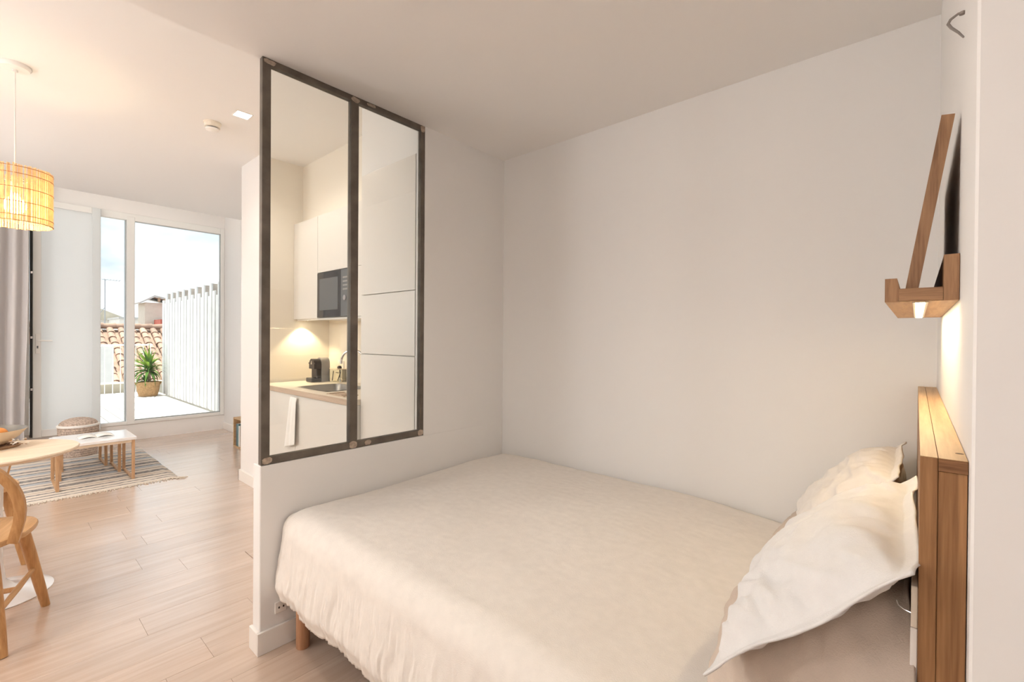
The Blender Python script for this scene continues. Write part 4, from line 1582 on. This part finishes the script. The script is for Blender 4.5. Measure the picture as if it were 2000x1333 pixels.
def leaf(base, az, elev, length, droop, w, m):
    bm = B()
    n = 8
    d = Vector((cos(az), sin(az), 0))
    s = Vector((-sin(az), cos(az), 0))
    L_, R2, Mi = [], [], []
    p = Vector(base)
    e = elev
    for i in range(n + 1):
        t = i / n
        ww = w * (0.35 + 0.65 * sin(pi * min(1, t * 1.25 + 0.12)) ** 0.7) * (1 - t ** 3) + 0.0005
        L_.append(bm.verts.new(p + s * ww + Vector((0, 0, ww * 0.45))))
        R2.append(bm.verts.new(p - s * ww + Vector((0, 0, ww * 0.45))))
        Mi.append(bm.verts.new(p))
        p = p + (d * cos(e) + Vector((0, 0, sin(e)))) * (length / n)
        e -= droop / n
    for i in range(n):
        bm.faces.new((L_[i], L_[i + 1], Mi[i + 1], Mi[i]))
        bm.faces.new((Mi[i], Mi[i + 1], R2[i + 1], R2[i]))
    o = obj('leaf', bm, m, ppl, True)


crown = (PTX, PTY + 0.01, 0.72)
for k in range(60):
    az = k * 2.39996 + rl_.uniform(-0.2, 0.2)
    f = k / 59
    elev = 1.45 - 1.75 * f + rl_.uniform(-0.1, 0.1)
    ln = 0.52 - 0.12 * abs(f - 0.35)
    if sin(az) > 0.1:
        ln *= 1 - 0.45 * sin(az)
    leaf((crown[0], crown[1], crown[2] - 0.10 * f), az, elev, ln, 0.35 + 1.5 * f, 0.024, M_LEAF2 if f < 0.45 and k % 2 == 0 else M_LEAF)
for k in range(20):
    az = k * 2.39996 + 0.7
    leaf((PTX + 0.05, PTY - 0.06, 0.50 - 0.003 * k), az, 0.9 - 0.05 * k, 0.22 if sin(az) < 0.2 else 0.14, 0.9, 0.014, M_LEAF)

# ---------------------------------------------------------------- beyond the terrace
gr = sbox('ground', (-90, -60, -6.3), (-7.6, 70, -6.0), M_GROUND)
tag(part_box('white_terrace_wall', (-15.4, -4.0, -1.0), (-14.5, 1.98, 1.045), M_RENDERW, None, 0.01), 'plain white neighbouring wall seen through the narrow pane', 'wall')

hs = thing('tiled_house', 'neighbouring house with a terracotta tiled roof beyond the terrace', 'house', (-18, 3.5, -6))
RXA, RZA = -20.0, 1.60       # ridge
RXB, RZB = -15.9, -0.35      # eave
part_box('wall', (-24.0, -1.0, -6), (-16.4, 8.0, -0.35), M_RENDERW, hs)
part_box('rear_block', (-26.5, 1.0, -6), (-24.02, 6.0, 0.895), M_RENDERW, hs)
bm = B()
prism(bm, [(RXA - 0.1, RZA - 0.12), (RXB, RZB - 0.12), (RXB, RZB - 0.30), (-24.0, -0.36), (-24.0, -0.30)], 'y', -1.2, 8.2)
obj('roof_deck', bm, M_TILE, hs)
tdir = (Vector((RXB, 0, RZB)) - Vector((RXA, 0, RZA)))
tl = tdir.length
tdir.normalize()
tn = Vector((-tdir.z, 0, tdir.x))
if tn.z < 0:
    tn = -tn
CW, RL = 0.285, 0.40


def tile_mesh(up_):
    bm = B()
    n = 6
    rows = []
    for s_, r_ in ((0.0, 0.80), (1.0, 1.0)):
        row_ = []
        for i in range(n + 1):
            a = pi * i / n
            yy = -cos(a) * CW * 0.36 * r_
            hh = sin(a) * CW * 0.30 * r_ * (1 if up_ else -0.7)
            row_.append((yy, hh))
        rows.append((s_ * (RL + 0.06), row_))
    top, bot = [], []
    for s_, row_ in rows:
        top.append([bm.verts.new(tdir * s_ + Vector((0, yy, 0)) + tn * (hh + 0.02 * s_ / RL)) for yy, hh in row_])
        bot.append([bm.verts.new(tdir * s_ + Vector((0, yy * 0.88, 0)) + tn * (hh - 0.022 + 0.02 * s_ / RL)) for yy, hh in row_])
    for i in range(n):
        bm.faces.new((top[0][i], top[0][i + 1], top[1][i + 1], top[1][i]))
        bm.faces.new((bot[0][i], bot[1][i], bot[1][i + 1], bot[0][i + 1]))
        bm.faces.new((top[1][i], top[1][i + 1], bot[1][i + 1], bot[1][i]))
        bm.faces.new((top[0][i + 1], top[0][i], bot[0][i], bot[0][i + 1]))
    for i in (0, n):
        bm.faces.new((top[0][i], top[1][i], bot[1][i], bot[0][i]))
    bmesh.ops.recalc_face_normals(bm, faces=bm.faces)
    me = bpy.data.meshes.new('roof_tile')
    bm.to_mesh(me)
    bm.free()
    me.materials.append(M_TILE)
    return me


tme = tile_mesh(True)
ho = ORIGIN[hs.name]
rt_ = random.Random(9)
nrow = int(tl / RL)
for i in range(nrow):
    for j in range(20):
        yy = 0.9 + j * CW
        pz = Vector((RXA, yy + rt_.uniform(-0.012, 0.012), RZA)) + tdir * (i * RL + rt_.uniform(-0.02, 0.02)) - tn * 0.06
        o = bpy.data.objects.new('roof_tile', tme)
        COL.objects.link(o)
        o.parent = hs
        o.location = pz - ho
bm = B()
for j in range(24):
    yy = 0.2 + 0.32 * j
    tube(bm, [(RXA, yy, RZA + 0.0), (RXA, yy + 0.34, RZA + 0.015)], [0.085, 0.10], 10)
rd = obj('ridge_tiles', bm, M_TILE, hs, True)
rd['kind'] = 'stuff'

tr = thing('rooftop_turret', 'pale square rooftop turret with a sloping grey roof beyond the tiled house', 'building', (-22.4, 4.4, 1.2))
part_box('walls', (-23.2, 3.90, 0.8), (-22.0, 5.3, 2.56), mat('render_cream', (0.60, 0.56, 0.49), 0.9, var=0.06), tr)
bm = B()
prism(bm, [(3.72, 2.50), (4.15, 2.76), (5.6, 2.42), (5.6, 2.50), (4.15, 2.84), (3.70, 2.545)], 'x', -23.5, -21.75)
obj('roof', bm, M_ROOFGREY, tr)
for k in range(5):
    yy = 4.25 + 0.17 * k
    part_box('rafter', (-21.80, yy, 2.60 - 0.04 * k), (-21.72, yy + 0.07, 2.75 - 0.04 * k), M_TRUNK, tr)
tag(part_box('red_lean_to', (-21.9, 4.16, 1.55), (-20.9, 5.6, 1.90), M_TILERED, None), 'low red tiled lean-to roof at the foot of the turret', 'roof')
fh = thing('distant_house', 'pale distant house with a grey flat roof left of the turret', 'house', (-31, 5, -6))
part_box('walls', (-33, 4.30, -6), (-30, 9.0, 2.13), M_RENDERW, fh)
part_box('roof_slab', (-33.2, 4.25, 2.13), (-29.8, 9.1, 2.22), M_ROOFGREY, fh)
part_box('chimney', (-30.6, 5.18, 2.22), (-30.2, 5.34, 2.55), M_DGREY, fh)
fh2 = thing('distant_house', 'far white house with a low pitched roof behind the narrow pane', 'house', (-34, 3, -6))
part_box('walls', (-37, 2.2, -6), (-34, 5.2, 2.2), M_RENDERW, fh2)
bm = B()
prism(bm, [(2.0, 2.15), (5.4, 2.15), (4.1, 2.75), (3.6, 2.75)], 'x', -37.2, -33.8)
obj('roof', bm, M_RENDERB, fh2)
part_box('window', (-34.02, 2.9, 1.2), (-33.98, 3.4, 1.9), M_DGREY, fh2)

an = thing('rooftop_antenna', 'thin television antenna mast above the roofs', 'antenna', (-25, 3.13, 0.9))
bm = B()
tube(bm, [(-25, 3.13, 0.9), (-25, 3.13, 3.60)], 0.018, 8)
obj('mast', bm, M_ANT, an, True)
bm = B()
tube(bm, [(-25, 3.02, 3.59), (-25, 3.60, 3.56)], 0.012, 6)
obj('boom', bm, M_ANT, an, True)
for k in range(6):
    part_box('element', (-25.25, 3.08 + 0.1 * k, 3.575), (-24.75, 3.095 + 0.1 * k, 3.59), M_ANT, an)
bm = B()
tube(bm, [(-25, 3.13, 2.45), (-25, 2.98, 2.20), (-25, 2.95, 0.9)], 0.014, 6)
obj('stay', bm, M_ANT, an, True)
